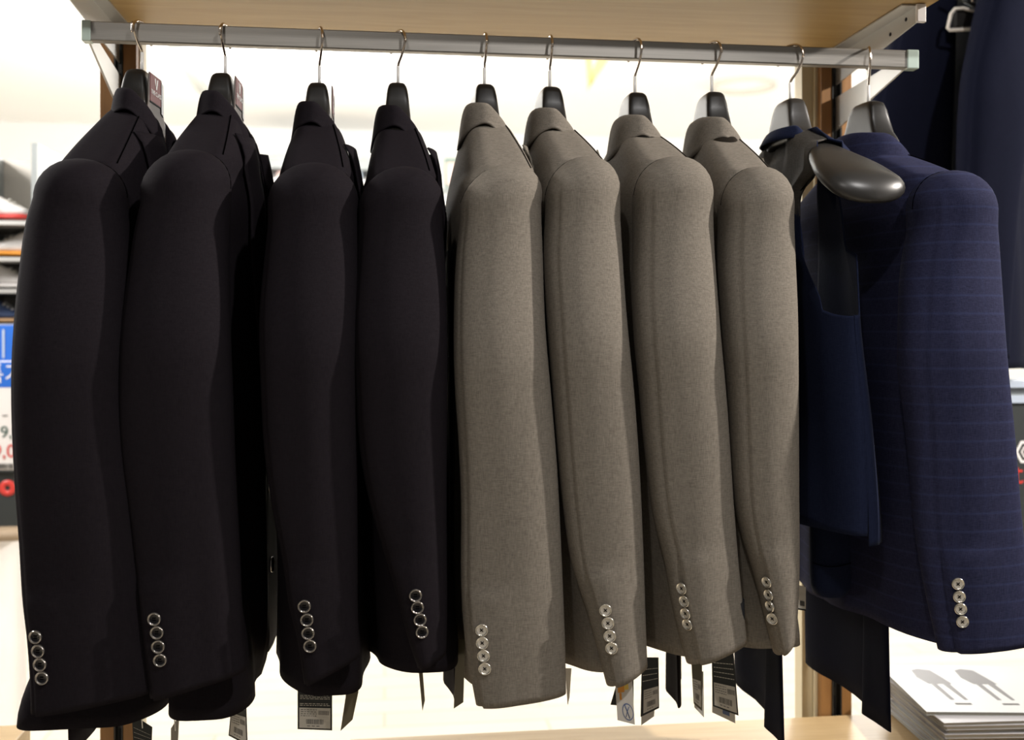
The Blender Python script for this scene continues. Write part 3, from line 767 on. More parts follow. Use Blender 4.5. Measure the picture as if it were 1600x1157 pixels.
# ================================================================== WAISTCOAT and its hanger
vt = at(1235, 157, RY); tip = at(1360, 290, 1.12)
hanger(1235, 157, 'black suit hanger with bare shiny shoulder sticking out of the navy waistcoat', half=(RY - 1.12) / math.cos(math.atan2(tip.x - vt.x, RY - 1.12)) - 0.012, yaw=math.atan2(tip.x - vt.x, RY - 1.12),
       hookyaw=0.55, worn=True, drop=(vt.z - tip.z) - 0.055 - 0.022, endw=0.040, thick=0.038)
def waistcoat():
    hx = vt.x; h0 = vt.z - 0.052
    root = empty('waistcoat', (hx, RY, h0), 'navy waistcoat with grey back on the hanger between grey and navy jackets', 'waistcoat')
    hemz = at(1350, 850, 1.17).z; armz = at(1270, 494, 1.17).z
    SL = (tip.x - vt.x) / 0.21                       # sideways lean per metre towards the camera
    slope = (vt.z - 0.05 - tip.z) / 0.21
    BW = 0.175
    WH = (RY - 1.12) / math.cos(math.atan2(tip.x - vt.x, RY - 1.12)) - 0.012; WD = (vt.z - tip.z) - 0.077
    def wt(y): return min(1, max(0, (abs(y) - 0.048) / (WH - 0.048)))
    def shoulder(y): return vt.z - 0.055 - WD * wt(y) ** 1.15 + 0.005
    def wingw(y): return 1.2 * (0.0158 + 0.025 * 1.08 * sstep(0.15, 0.9, wt(y))) + 0.003
    SE, SO = 0.112, 0.138
    def arm(y, o=0.085):
        u = abs(y)
        if u < SE: return shoulder(y)
        if u < SO:
            t = (u - SE) / (SO - SE); top = shoulder(SE); return top + (armz + o - top) * t ** 0.9
        t = (u - SO) / (BW - SO); return armz + o * (1 - min(1, t * 1.1)) ** 1.7
    def pinch(y, z, s):
        # the straps narrow below the shoulder
        top = shoulder(SE); t = (top - z) / (top - armz)
        if t <= 0 or t >= 1 or abs(y) > SO: return y
        return y * (1 - (0.42 if s < 0 else 0.20) * sstep(0, 0.28, t) * (1 - sstep(0.55, 0.95, t)))
    def xc(z, y): return hx + (-y) * SL * (1.0 if y < 0 else 0.4) + sstep(armz + 0.05, hemz, z) * 0.016 * (1 if y < 0 else 0)
    def aa(z):
        t = (h0 - z) / (h0 - hemz); return 0.019 + 0.011 * sstep(0, 0.35, t) + 0.018 * sstep(0.45, 1, t)
    ys = sorted(set([round(v, 5) for v in list(np.linspace(-BW, -SO, 16)) + list(np.linspace(-SO, -SE, 14)) + list(np.linspace(-SE, SE, 30)) + list(np.linspace(SE, SO, 14)) + list(np.linspace(SO, BW, 16))]))
    def P(y, z, s):
        prof = max(0.0, 1 - (abs(y) / BW) ** 2.6) ** 0.5
        ridge = sstep(0, 0.04, shoulder(y) - z) if abs(y) < SE else 1   # front and back meet over the shoulder
        y0_ = abs(y); y = y + (pinch(y, z, s) - y) * sstep(0.035, 0.06, shoulder(y) - z)
        half = aa(z) * prof * (0.35 + 0.65 * ridge)
        if y0_ < SE:
            d = max(0.0, shoulder(y0_) - z); e = math.sqrt(max(0, 1 - (1 - min(1, d / 0.020)) ** 2)); half = max(half * e, wingw(y0_) * e * (1 - sstep(0.05, 0.14, d))) if y0_ > 0.03 else half
        x = xc(z, y) + s * half
        x += noise.noise(Vector((y * 15, z * 6 + s * 3, 4.4))) * 0.005 * sstep(0, 0.2, shoulder(y) - z)
        return Vector((x, RY + y, z))
    n = 44
    # back
    bm = bmesh.new(); rows = [[P(y, arm(y, 0.008) + (hemz + 0.012 - arm(y, 0.008)) * (k / n) ** 1.15, -1) for k in range(n + 1)] for y in ys]
    grid(bm, rows, False); bmesh.ops.recalc_face_normals(bm, faces=bm.faces[:])
    for f in bm.faces:
        c = f.calc_center_median()
        if c.z < armz + 0.135 or abs(c.y - RY) > SE: f.material_index = 1
    link('back_panel', bm, [M['vestback'], M['vestnavy']], root, solid=0.0018)['label'] = 'grey back panel with navy side'
    for s in (-1, 1):     # the two fronts, open in a V down to the first button
        def vedge(z): 
            t = (h0 - z) / 0.34; return max(0.0, 0.045 * (1 - t) ** 0.8) if t < 1 else 0.0
        yy = [y for y in ys if y * s >= -0.0001 and abs(y) >= 0.0]
        rows = []
        for y in yy:
            t0 = arm(y); col = []
            for k in range(n + 1):
                z = t0 + (hemz - t0) * (k / n) ** 1.15
                y2 = y
                if abs(y) < SE: y2 = s * (vedge(z) + (SE - vedge(z)) * abs(y) / SE)
                zz = z - (0.02 * (1 - abs(y2) / 0.05) * (k / n) ** 6 if abs(y2) < 0.05 else 0)
                p = P(y2, z, 1); p.z = zz; col.append(p)
            rows.append(col)
        bm = bmesh.new(); grid(bm, rows, False); bmesh.ops.recalc_face_normals(bm, faces=bm.faces[:])
        link('front_panel', bm, [M['vestnavy'], M['lining']], root, solid=0.0022)['label'] = 'navy front panel'
    # navy neck band over the hanger
    rows = []
    for k in range(33):
        psi = (-86 + 172 * k / 32) * PI / 180
        def C(off, dz): return Vector((xc(h0, (0.047 + off) * math.sin(psi)) - (0.023 + off) * math.cos(psi), RY + (0.047 + off) * math.sin(psi), shoulder((0.047 + off) * math.sin(psi)) + dz - 0.02 * sstep(1.0, 1.8, abs(psi))))
        rows.append([C(-0.003, -0.004), C(-0.001, 0.006), C(0.002, 0.008), C(0.006, 0.003), C(0.013, -0.010)])
    bm = bmesh.new(); grid(bm, rows, False); bmesh.ops.recalc_face_normals(bm, faces=bm.faces[:])
    link('neck_band', bm, M['vestnavy'], root, solid=0.002, sub=1)['label'] = 'navy neck band'
    # bound edge of the armholes
    for s in (-1, 1):
        for side in (1, -1):
            pts = [P(y, arm(y), side) for y in ys if y * s > SE + 0.0001]
            if side == 1:
                bm = bmesh.new(); tube(bm, pts, 0.0011, 6); link('armhole_binding', bm, M['vestnavy'], root)
waistcoat()

# ================================================================== TROUSERS
def trousers(pf, Yf, pn, Yn, zb, zt, m, label, split=0.45, th=0.007, group=None, slant=0.0):
    a = at(pf, 1000, Yf); b = at(pn, 1000, Yn)
    d = Vector((b.x - a.x, b.y - a.y, 0)); n = Vector((-d.y, d.x, 0)).normalized(); 
    if n.x > 0: n = -n
    root = empty('trousers', ((a.x + b.x) / 2, (a.y + b.y) / 2, EYE + zb), label, 'trousers', group)
    for (u0, u1, off, dz) in ((0.0, split + 0.10, 0.0, 0.012), (split, 1.0, 0.009, 0.0)):
        bm = bmesh.new(); rows = []
        for k in range(25):
            t = k / 24; z = EYE + zt + (zb + dz - zt) * t; ring = []
            for j in range(20):
                ang = 2 * PI * j / 20; uu = (u0 + u1) / 2 + (u1 - u0) / 2 * math.copysign(abs(math.cos(ang)) ** 0.7, math.cos(ang))
                c = a + d * uu; c.z = z + slant * uu * t
                wv = 0.004 * math.sin(uu * 9 + z * 7 + off * 300) * t
                ring.append(c + n * (off + wv + th / 2 * math.sin(ang)))
            rows.append(ring)
        vs = grid(bm, rows, True); cap(bm, vs[0]); cap(bm, vs[-1], 0, True); bmesh.ops.recalc_face_normals(bm, faces=bm.faces[:])
        link('leg', bm, m, root)
    bm = bmesh.new()
    p0, p1 = a.copy(), a + d; p0.z = p1.z = EYE + zt + 0.002; tube(bm, [p0 + n * 0.004, p1 + n * 0.004], 0.007, 10)
    link('waist_fold', bm, m, root)
    return root
trousers(1260, 1.46, 1400, 1.22, -0.505, 0.10, M['deepnavy'], 'dark navy trousers hanging below the navy checked jacket, hems near the magazines', split=0.72)
trousers(1150, 1.42, 1233, 1.215, -0.512, 0.10, M['deepnavy'], 'dark navy trousers hanging below the rightmost grey jacket', split=0.7)
trousers(236, 1.44, 118, 1.20, -0.472, 0.10, M['black'], 'black trousers hanging inside the leftmost black jacket', split=0.5)
trousers(1048, 1.40, 1070, 1.26, -0.478, 0.10, M['black'], 'narrow edge of dark trousers below the third grey jacket', split=0.4)
trousers(702, 1.42, 722, 1.25, -0.455, 0.10, M['black'], 'dark trousers edge-on beside the leftmost grey jacket', split=0.4)
def folded():
    rows = []; Y = 1.30
    bm = bmesh.new()
    for (x0, x1, yb, off, name) in ((1266, 1336, 929, 0, 'fold'),):
        n = 22; ring = []
        for k in range(26):
            t = k / 25; py = 560 + (yb - 560) * t
            f = 1 if t < 0.86 else max(0.03, math.sqrt(max(0, 1 - ((t - 0.86) / 0.145) ** 2)))
            f = 0.45 + 0.55 * f if t < 0.999 else 0.4
            L_ = at(x0 + (1 - f) * 12, py, Y); R_ = at(x1 - (1 - f) * 34, py, Y); C_ = (L_ + R_) / 2; A_ = (R_ - L_) / 2
            rows.append([C_ + A_ * math.copysign(abs(math.cos(a)) ** 0.6, math.cos(a)) + Vector((0, 0.02 * math.sin(a), 0)) for a in [2 * PI * j / n for j in range(n)]])
    vs = grid(bm, rows, True); cap(bm, vs[0]); cap(bm, vs[-1], 0, True); bmesh.ops.recalc_face_normals(bm, faces=bm.faces[:])
    root = empty('trousers', (at(1300, 900, Y).x, Y, at(1300, 929, Y).z), 'navy folded trousers with rounded lower end below the waistcoat hem', 'trousers')
    link('fold', bm, M['vestnavy'], root)
    bm = bmesh.new(); tube(bm, [at(1270 + 6 * k, 880 + 6 * math.sin(k / 10 * PI), Y - 0.0215) for k in range(11)], 0.0006, 5); link('pocket_seam', bm, M['thread'], root)
    bm = bmesh.new(); a, b = at(1268, 560, Y), at(1330, 560, Y); tube(bm, [a + Vector((0, 0.01, 0.0)), b + Vector((0, 0.01, 0.0))], 0.016, 10); link('waistband', bm, M['vestnavy'], root)
folded()

# ================================================================== SWING TAGS
def card(label, pts, m, Yl=1.2, Yr=1.2, sticker=None, lines=None, string=None, extra=None, cat='price tag', name='swing_tag', group=None, stm='sticker'):
    xs = [p[0] for p in pts]; x0, x1 = min(xs), max(xs)
    def W(px, py, o=0.0):
        t = (px - x0) / max(1, (x1 - x0)); p = at(px, py, Yl + (Yr - Yl) * t); return p + Vector((0, -o, 0))
    c = [W(*p) for p in pts]
    top = max(c, key=lambda p: p.z)
    root = empty(name, (sum(p.x for p in c) / len(c), sum(p.y for p in c) / len(c), min(p.z for p in c)), label, cat, group)
    bm = bmesh.new(); slab(bm, c, (0, 1, 0), 0.0007); bmesh.ops.recalc_face_normals(bm, faces=bm.faces[:]); link('card', bm, m, root, smooth=False)
    tl, tr, br, bl = [Vector((p[0], p[1])) for p in (pts if len(pts) == 4 else (pts[0], pts[1], pts[-2], pts[-1]))]
    def Q(u, v): a = tl.lerp(tr, u); b = bl.lerp(br, u); q = a.lerp(b, v); return q.x, q.y
    def patch(nm, u0, v0, u1, v1, mm, o, parent, lab=None):
        bm = bmesh.new(); slab(bm, [W(*Q(u, v), o) for u, v in ((u0, v0), (u1, v0), (u1, v1), (u0, v1))], (0, 1, 0), 0.0003); bmesh.ops.recalc_face_normals(bm, faces=bm.faces[:])
        ob = link(nm, bm, mm, parent, smooth=False)
        if lab: ob['label'] = lab
        return ob
    def multi(nm, rects, mm, o, parent, kind=None):
        bm = bmesh.new()
        for u0, v0, u1, v1 in rects:
            f = [bm.verts.new(W(*Q(u, v), o)) for u, v in ((u0, v0), (u1, v0), (u1, v1), (u0, v1))]; bm.faces.new(f)
        bmesh.ops.recalc_face_normals(bm, faces=bm.faces[:])
        ob = link(nm, bm, mm, parent, smooth=False)
        if kind: ob['kind'] = kind
    R = random.Random(int(x0))
    if sticker:
        u0, v0, u1, v1 = sticker
        st = patch('sticker', u0, v0, u1, v1, M[stm], 0.0004, root, 'pale price sticker with barcode')
        def sub(a, b, c_, d): return (u0 + (u1 - u0) * a, v0 + (v1 - v0) * b, u0 + (u1 - u0) * c_, v0 + (v1 - v0) * d)
        bars = []; x = 0.22
        while x < 0.78: wv = R.choice((0.008, 0.014, 0.02)); bars.append(sub(x, 0.56, x + wv, 0.80)); x += wv + R.choice((0.012, 0.02))
        x = 0.62
        while x < 0.95: wv = R.choice((0.008, 0.014)); bars.append(sub(x, 0.14, x + wv, 0.34)); x += wv + 0.014
        multi('barcode', bars, M['ink'], 0.0006, st)
        tx = []
        for r in range(4):
            x = 0.05
            while x < 0.55: wv = R.uniform(0.03, 0.09); tx.append(sub(x, 0.08 + r * 0.10, min(x + wv, 0.56), 0.11 + r * 0.10)); x += wv + 0.03
        for x in (0.25, 0.4, 0.55): tx.append(sub(x, 0.88, x + 0.1, 0.91))
        multi('print', tx, M['ink'], 0.0006, st)
    if lines:
        tx = []
        for v in lines:
            x = 0.07
            while x < 0.9: wv = R.uniform(0.03, 0.12); tx.append((x, v, min(x + wv, 0.93), v + 0.012)); x += wv + 0.025
        multi('print', tx, M['sticker'], 0.0004, root)
    if string:
        bm = bmesh.new(); tube(bm, [W(*p, 0.001) for p in string], 0.0007, 6); link('string', bm, M['string'], root)
    if extra: extra(root, W, patch)
    return root
card('black swing tag with grey print beside the brown post under the leftmost jackets', [(206, 1117), (238, 1137), (236, 1180), (209, 1180)], M['tagblack'], 1.24, 1.24, lines=[0.3, 0.42, 0.54, 0.7], string=[(221, 1085), (221, 1110), (223, 1138)])
card('olive swing tag seen edge-on below the second black jacket', [(267, 1139), (280, 1119), (277, 1180), (267, 1180)], M['tagolive'], 1.22, 1.24, string=[(272, 1080), (273, 1125), (274, 1142)])
card('slim tilted black swing tag at the lower right of the second black jacket', [(364, 1078), (384, 1078), (387, 1166), (357, 1150)], M['tagblack'], 1.22, 1.2, sticker=(0.06, 0.50, 0.93, 0.96), lines=[0.12, 0.2, 0.28, 0.36])
card('large black swing tag facing front below the third black jacket', [(465, 1055), (519, 1055), (519, 1142), (465, 1140)], M['tagblack'], 1.2, 1.2, sticker=(0.05, 0.60, 0.95, 0.97), lines=[0.08, 0.18, 0.21, 0.24, 0.27, 0.30, 0.37, 0.40, 0.43, 0.52, 0.55])
card('plain olive bent swing tag right of the large black tag', [(540, 1030), (559, 1030), (560, 1082), (551, 1125), (532, 1143), (540, 1090)], M['tagolive'], 1.2, 1.22, string=[(551, 1030), (551, 1056)])
card('thin olive swing tag below the fourth black jacket', [(650, 1004), (657, 1004), (664, 1095), (660, 1112)], M['tagolive'], 1.2, 1.22, string=[(652, 900), (652, 1000), (654, 1006)])
card('thin cream swing tag between the two leftmost grey jackets', [(883, 1045), (893, 1045), (890, 1090), (887, 1103)], M['tagwhite'], 1.2, 1.22)
card('olive swing tag hanging left of the leftmost grey jacket cuff', [(713, 1000), (727, 1000), (724, 1098), (709, 1108)], M['tagolive'], 1.21, 1.2)
def pic(root, W, patch):
    patch('orange_patch', 0.12, 0.10, 0.50, 0.36, M['orange'], 0.0004, root, 'orange printed patch'); patch('yellow_patch', 0.50, 0.10, 0.75, 0.32, M['yellow'], 0.0004, root, 'yellow printed patch')
    patch('orange_patch', 0.2, 0.37, 0.32, 0.52, M['orange'], 0.0004, root)
    def el(nm, f, mm, o):
        bm = bmesh.new(); ring = [W(981 + f * 8.5 * math.cos(a) + f * 2.5 * math.sin(a), 1113 + f * 13.5 * math.sin(a), o) for a in [2 * PI * k / 24 for k in range(24)]]
        slab(bm, ring, (0, 1, 0), 0.0002); bmesh.ops.recalc_face_normals(bm, faces=bm.faces[:]); link(nm, bm, mm, root, smooth=False)
    el('oval_outline', 1.0, M['blueink'], 0.0004); el('oval', 0.86, M['tagwhite'], 0.0006)
    bm = bmesh.new(); tube(bm, [W(976, 1102, 0.0009), W(980, 1112, 0.0009), W(984, 1123, 0.0009)], 0.0006, 5); link('oval_mark', bm, M['blueink'], root)
    bm = bmesh.new(); tube(bm, [W(983, 1104, 0.0009), W(980, 1112, 0.0009), W(978, 1121, 0.0009)], 0.0005, 5); link('oval_mark', bm, M['blueink'], root)
card('black swing tag partly hidden behind the white picture card', [(972, 1040), (990, 1040), (990, 1105), (954, 1102)], M['tagblack'], 1.21, 1.21)
card('white picture card with orange patch and oval mark below the second grey jacket', [(961, 1060), (987, 1050), (992, 1133), (965, 1126)], M['tagwhite'], 1.195, 1.195, extra=pic)
card('pale card peeking out below the black tag left of the third grey cuff', [(1003, 1060), (1027, 1055), (1022, 1120), (1002, 1134)], M['tagwhite'], 1.225, 1.225, cat='card', name='paper_card')
card('black swing tag with price sticker between second and third grey jackets', [(1003, 1028), (1029, 1028), (1030, 1107), (1001, 1121)], M['tagblack'], 1.215, 1.215, sticker=(0.14, 0.56, 0.95, 0.96), lines=[0.2, 0.3, 0.4])
card('pale card behind the narrow tag below the third grey jacket', [(1084, 1050), (1099, 1050), (1100, 1122), (1085, 1106)], M['tagwhite'], 1.225, 1.225, cat='card', name='paper_card')
card('narrow olive tag with price sticker below the third grey jacket', [(1080, 1028), (1097, 1028), (1097, 1112), (1084, 1100)], M['tagolive'], 1.215, 1.215, sticker=(0.05, 0.45, 0.85, 0.95))
card('pale card with blue mark peeking out below the wide black tag', [(1113, 1060), (1147, 1060), (1149, 1131), (1113, 1114)], M['tagwhite'], 1.225, 1.225, cat='card', name='paper_card',
     extra=lambda root, W, patch: patch('blue_mark', 0.45, 0.80, 0.75, 0.90, M['blueink'], 0.0004, root))
card('wide black swing tag with price sticker below the rightmost grey jacket', [(1112, 1018), (1146, 1018), (1154, 1119), (1114, 1104)], M['tagblack'], 1.215, 1.215, sticker=(0.06, 0.56, 0.94, 0.97), lines=[0.2, 0.28, 0.36, 0.44], string=[(1128, 1015), (1137, 1018)])
card('small cream price tag right of the rightmost grey jacket', [(1239, 912), (1259, 918), (1259, 955), (1239, 952)], M['sticker'], 1.26, 1.26,
     extra=lambda root, W, patch: (patch('black_edge', 0.0, 0.94, 1.0, 1.0, M['hole'], 0.0004, root), patch('barcode', 0.55, 0.62, 0.9, 0.82, M['ink'], 0.0004, root)))

# ================================================================== DISPLAY TABLES
TZ = EYE - 0.62
def table(x0, x1, y0, y1, zt, label, th=0.035):
    root = empty('display_table', ((x0 + x1) / 2, (y0 + y1) / 2, 0), label, 'table')
    bm = bmesh.new(); box(bm, (x0, y0, zt - th), (x1, y1, zt)); link('tabletop', bm, M['tablewood'], root, smooth=False, bevel=0.002)
    for x in (x0 + 0.03, x1 - 0.06):
        for y in (y0 + 0.03, y1 - 0.06):
            bm = bmesh.new(); box(bm, (x, y, 0), (x + 0.03, y + 0.03, zt - th)); link('leg', bm, M['postwood'], root, smooth=False)
    return root
table(at(549, 1114, 1.64).x, 1.25, 1.12, 1.575, TZ, 'light wooden display table below the grey jackets, holding the magazines')
tc = at(48, 1132, 1.75)
table(tc.x - 0.6, tc.x, 1.30, 1.75, tc.z, 'light wooden table whose corner shows at the lower left of the frame')

# ------------------------------------------------------------------ magazines
mc = at(1478, 1130, 1.38)
def magazine(k, z, th, rot, dx, dy, label, group=None, cover='paper', deco=None):
    O = Vector((mc.x + dx, 1.38 + dy, z)); R = Matrix.Rotation(rot, 3, 'Z')
    root = empty('magazine', (O.x, O.y, z), label, 'magazine', group)
    def bx(nm, lo, hi, m):
        bm = bmesh.new(); box(bm, lo, hi, mtx=Matrix.Translation(O) @ R.to_4x4()); return link(nm, bm, m, root, smooth=False)
    bx('pages', (0.0015, 0.0015, 0.0003), (0.285, 0.208, th - 0.0005), M['papertan'])
    bx('cover', (0, 0, th - 0.0005), (0.287, 0.21, th), M[cover]); bx('back_cover', (0, 0, 0), (0.287, 0.21, 0.0003), M[cover])
    if deco: deco(root, lambda x, y, o=0: O + R @ Vector((x, y, th + o)))
    return root
def figures(root, W):
    def poly(nm, pts, m):
        bm = bmesh.new(); slab(bm, [W(x, y, 0.0001) for x, y in pts], (0, 0, 1), 0.0002); bmesh.ops.recalc_face_normals(bm, faces=bm.faces[:]); link(nm, bm, m, root, smooth=False)
    for ox in (0.045, 0.115):
        poly('printed_suit', [(ox, 0.185), (ox + 0.012, 0.192), (ox + 0.030, 0.185), (ox + 0.036, 0.15), (ox + 0.040, 0.12), (ox + 0.004, 0.12), (ox - 0.004, 0.15)], M['fig'])
        poly('printed_leg', [(ox + 0.008, 0.12), (ox + 0.016, 0.12), (ox + 0.016, 0.05), (ox + 0.010, 0.05)], M['fig']); poly('printed_leg', [(ox + 0.026, 0.12), (ox + 0.036, 0.12), (ox + 0.036, 0.05), (ox + 0.031, 0.05)], M['fig'])
        poly('printed_caption', [(ox + 0.01, 0.036), (ox + 0.034, 0.036), (ox + 0.034, 0.030), (ox + 0.01, 0.030)], M['ink'])
M['fig'] = mat('printed_grey', (0.14, 0.135, 0.135), 0.5); M['skin'] = mat('printed_skin', (0.62, 0.42, 0.32), 0.5); M['palecov'] = mat('pale_cover', (0.40, 0.39, 0.40), 0.4)
z = TZ; R_ = random.Random(3); nm_ = 12
for k in range(nm_):
    th = R_.uniform(0.0042, 0.0058)
    if k == nm_ - 1: lab, grp, dec, cov = 'topmost white magazine of the pile with two printed grey suits on its cover', None, figures, 'paper'
    elif k == nm_ - 2: lab, grp, dec, cov = 'pale magazine second from the top of the pile', None, None, 'palecov'
    else: lab, grp, dec, cov = 'magazine in the pile on the wooden table, under the top two', 'magazines in the pile', None, R_.choice(('paper', 'palecov'))
    top = k == nm_ - 1
    magazine(k, z, th, math.radians((-4 if not top else -9) + R_.uniform(-1.5, 1.5)), R_.uniform(-0.004, 0.004) - (0.015 if top else 0), R_.uniform(-0.004, 0.004) + (0.03 if top else 0), lab, grp, cov, dec)
    z += th + 0.0002

# ================================================================== BACKGROUND SUITS AND RACK (right)
BG = [
 dict(m='deepnavy', RY=1.98, hook=1556, h0=0.80, apex=(1582, -112), y0=-40, seed=11.1, hem=-0.075,
      L=[(-40, 1542), (52, 1520), (104, 1507), (171, 1500), (250, 1497), (400, 1495)], bl=(1500, 563), R=[(-40, 1632), (120, 1612), (218, 1601), (290, 1590), (358, 1584), (450, 1580)], br=(1577, 560),
      Yc=1.80, nofar=True, aT=0.05, aS=0.062, aH=0.07, label='dark navy jacket hanging on the higher rack at the upper right corner', seamline=False),
 dict(m='deepnavy', RY=2.12, hook=1418, h0=0.86, apex=(1462, -150), y0=-70, seed=12.7, hem=-0.06,
      L=[(-70, 1424), (20, 1402), (67, 1391), (104, 1381), (140, 1368), (300, 1352)], bl=(1352, 500), R=[(-70, 1492), (140, 1488), (300, 1484), (400, 1480)], br=(1478, 490),
      Yc=1.98, nofar=True, aT=0.05, aS=0.055, aH=0.06, label='dark navy jacket behind the right end of the rail, next to the upper right jacket', seamline=False),
]
for J in BG: jacket(J)
hr = empty('clothes_rail', (1.35, 2.0, 2.33), 'steel rail of the higher rack at right carrying the dark navy jackets', 'clothes rail')
bm = bmesh.new(); box(bm, (0.95, 1.99, 2.33), (2.1, 2.01, 2.355)); link('bar', bm, M['steel'], hr, smooth=False)
for x in (0.96, 2.09):
    bm = bmesh.new(); box(bm, (x - 0.01, 1.985, 0), (x + 0.01, 2.015, 2.33)); 
    if x > 1.5: link('upright', bm, M['bracket'], hr, smooth=False)
    else: bm.free()
# clip hanger
ch = empty('clip_hanger', tuple(at(1500, 40, 1.86)), 'black trouser hanger with a pale clip between the dark navy jackets', 'hanger')
a = at(1481, 46, 1.86)
bm = bmesh.new(); pts = [at(px, py, 1.86) for px, py in ((1530, 20), (1505, 13), (1492, 14), (1486, 22), (1481, 44), (1484, 47), (1515, 46), (1530, 44))]; tube(bm, pts, 0.0035, 8); link('clip', bm, M['tagwhite'], ch)['label'] = 'pale bent clip'
bm = bmesh.new(); box(bm, tuple(at(1495, 40, 1.865)), tuple(at(1560, 22, 1.88))); link('jaw', bm, M['plastic'], ch, smooth=False)
bm = bmesh.new(); tube(bm, [at(1480, -10, 1.88), at(1560, 24, 1.88)], 0.004, 8); link('bar', bm, M['plastic'], ch)
bm = bmesh.new(); tube(bm, [at(1520, 8, 1.88), at(1520, -60, 1.92), at(1520, -110, 1.97)], 0.003, 8); link('hook', bm, M['chrome'], ch)

# dark cabinet with a glass top at the right edge
Yd = 1.9; p0 = at(1572, 596, Yd); p1 = at(1720, 900, Yd)
cab = empty('glass_topped_counter', ((p0.x + p1.x) / 2, Yd + 0.2, 0), 'dark counter with teal glass edge behind the navy sleeve at right', 'counter')
def zz(py): return at(1590, py, Yd).z
bm = bmesh.new(); box(bm, (p0.x, Yd, zz(606)), (p1.x, Yd + 0.1, zz(596))); link('glass_top', bm, M['paleblue'], cab, smooth=False)
bm = bmesh.new(); box(bm, (p0.x, Yd + 0.01, zz(619)), (p1.x, Yd + 0.1, zz(606))); link('edge_band', bm, M['greymetal'], cab, smooth=False)
bm = bmesh.new(); box(bm, (p0.x, Yd, zz(630)), (p1.x, Yd + 0.1, zz(619))); link('glass_shelf', bm, M['paleblue'], cab, smooth=False)
bm = bmesh.new(); box(bm, (p0.x, Yd + 0.005, zz(950)), (p1.x, Yd + 0.1, zz(630))); link('front_panel', bm, M['darkbox'], cab, smooth=False)
bm = bmesh.new(); box(bm, (p1.x - 0.05, Yd + 0.02, 0), (p1.x - 0.01, Yd + 0.06, zz(950))); link('leg', bm, M['darkbox'], cab, smooth=False)
bm = bmesh.new(); cx, cy = 1606, 707
for r0, r1 in ((20, 15), (10, 7)):
    o_ = [at(cx + r0 * math.cos(k * PI / 3) * 0.9, cy + r0 * math.sin(k * PI / 3), Yd) for k in range(6)]; i_ = [at(cx + r1 * math.cos(k * PI / 3) * 0.9, cy + r1 * math.sin(k * PI / 3), Yd) for k in range(6)]
    for k in range(6): bm.faces.new([bm.verts.new(q) for q in (o_[k], o_[(k + 1) % 6], i_[(k + 1) % 6], i_[k])])
for v in bm.verts: v.co.y += 0.004
bmesh.ops.recalc_face_normals(bm, faces=bm.faces[:]); link('hexagon_mark', bm, M['white'], cab, smooth=False)
text_obj('lettering', 't', 0.06, at(1593, 742, Yd) + Vector((0, 0.0035, 0)), (1, 0, 0), (0, 0, 1), M['red'], cab)

# ================================================================== BACKGROUND LEFT: shoe display
Y = 2.7
def q(px, py, Yq=Y): return at(px, py, Yq)
xl, xr = q(-60, 500).x, q(58, 500).x
BZ = q(38, 829.5, 2.6).z
unit = empty('shoe_display_shelf', ((xl + xr) / 2, Y + 0.15, BZ), 'pale shoe display shelves at the far left behind the jackets', 'shelf unit')
bm = bmesh.new(); box(bm, (xl, Y + 0.285, BZ), (xr, Y + 0.30, q(0, 222).z)); link('back_board', bm, M['tagwhite'], unit, smooth=False)
bm = bmesh.new(); box(bm, (xr - 0.014, Y, q(0, 506).z), (xr, Y + 0.3, q(0, 222).z)); link('side_post', bm, M['greymetal'], unit, smooth=False)
bm = bmesh.new(); box(bm, (xl - 0.01, Y, BZ), (xl, Y + 0.3, q(0, 222).z)); link('side_post', bm, M['greymetal'], unit, smooth=False)
for py in (345, 402, 452, 506):
    bm = bmesh.new(); box(bm, (xl, Y, q(0, py + 6).z), (xr - 0.014, Y + 0.3, q(0, py).z)); link('shelf', bm, M['bracket'], unit, smooth=False)
bm = bmesh.new(); box(bm, (q(15, 300).x, Y + 0.28, q(0, 320).z), (q(46, 300).x, Y + 0.3, q(0, 250).z)); link('orange_board', bm, M['shoe_tan'], unit, smooth=False)['label'] = 'orange brown board'
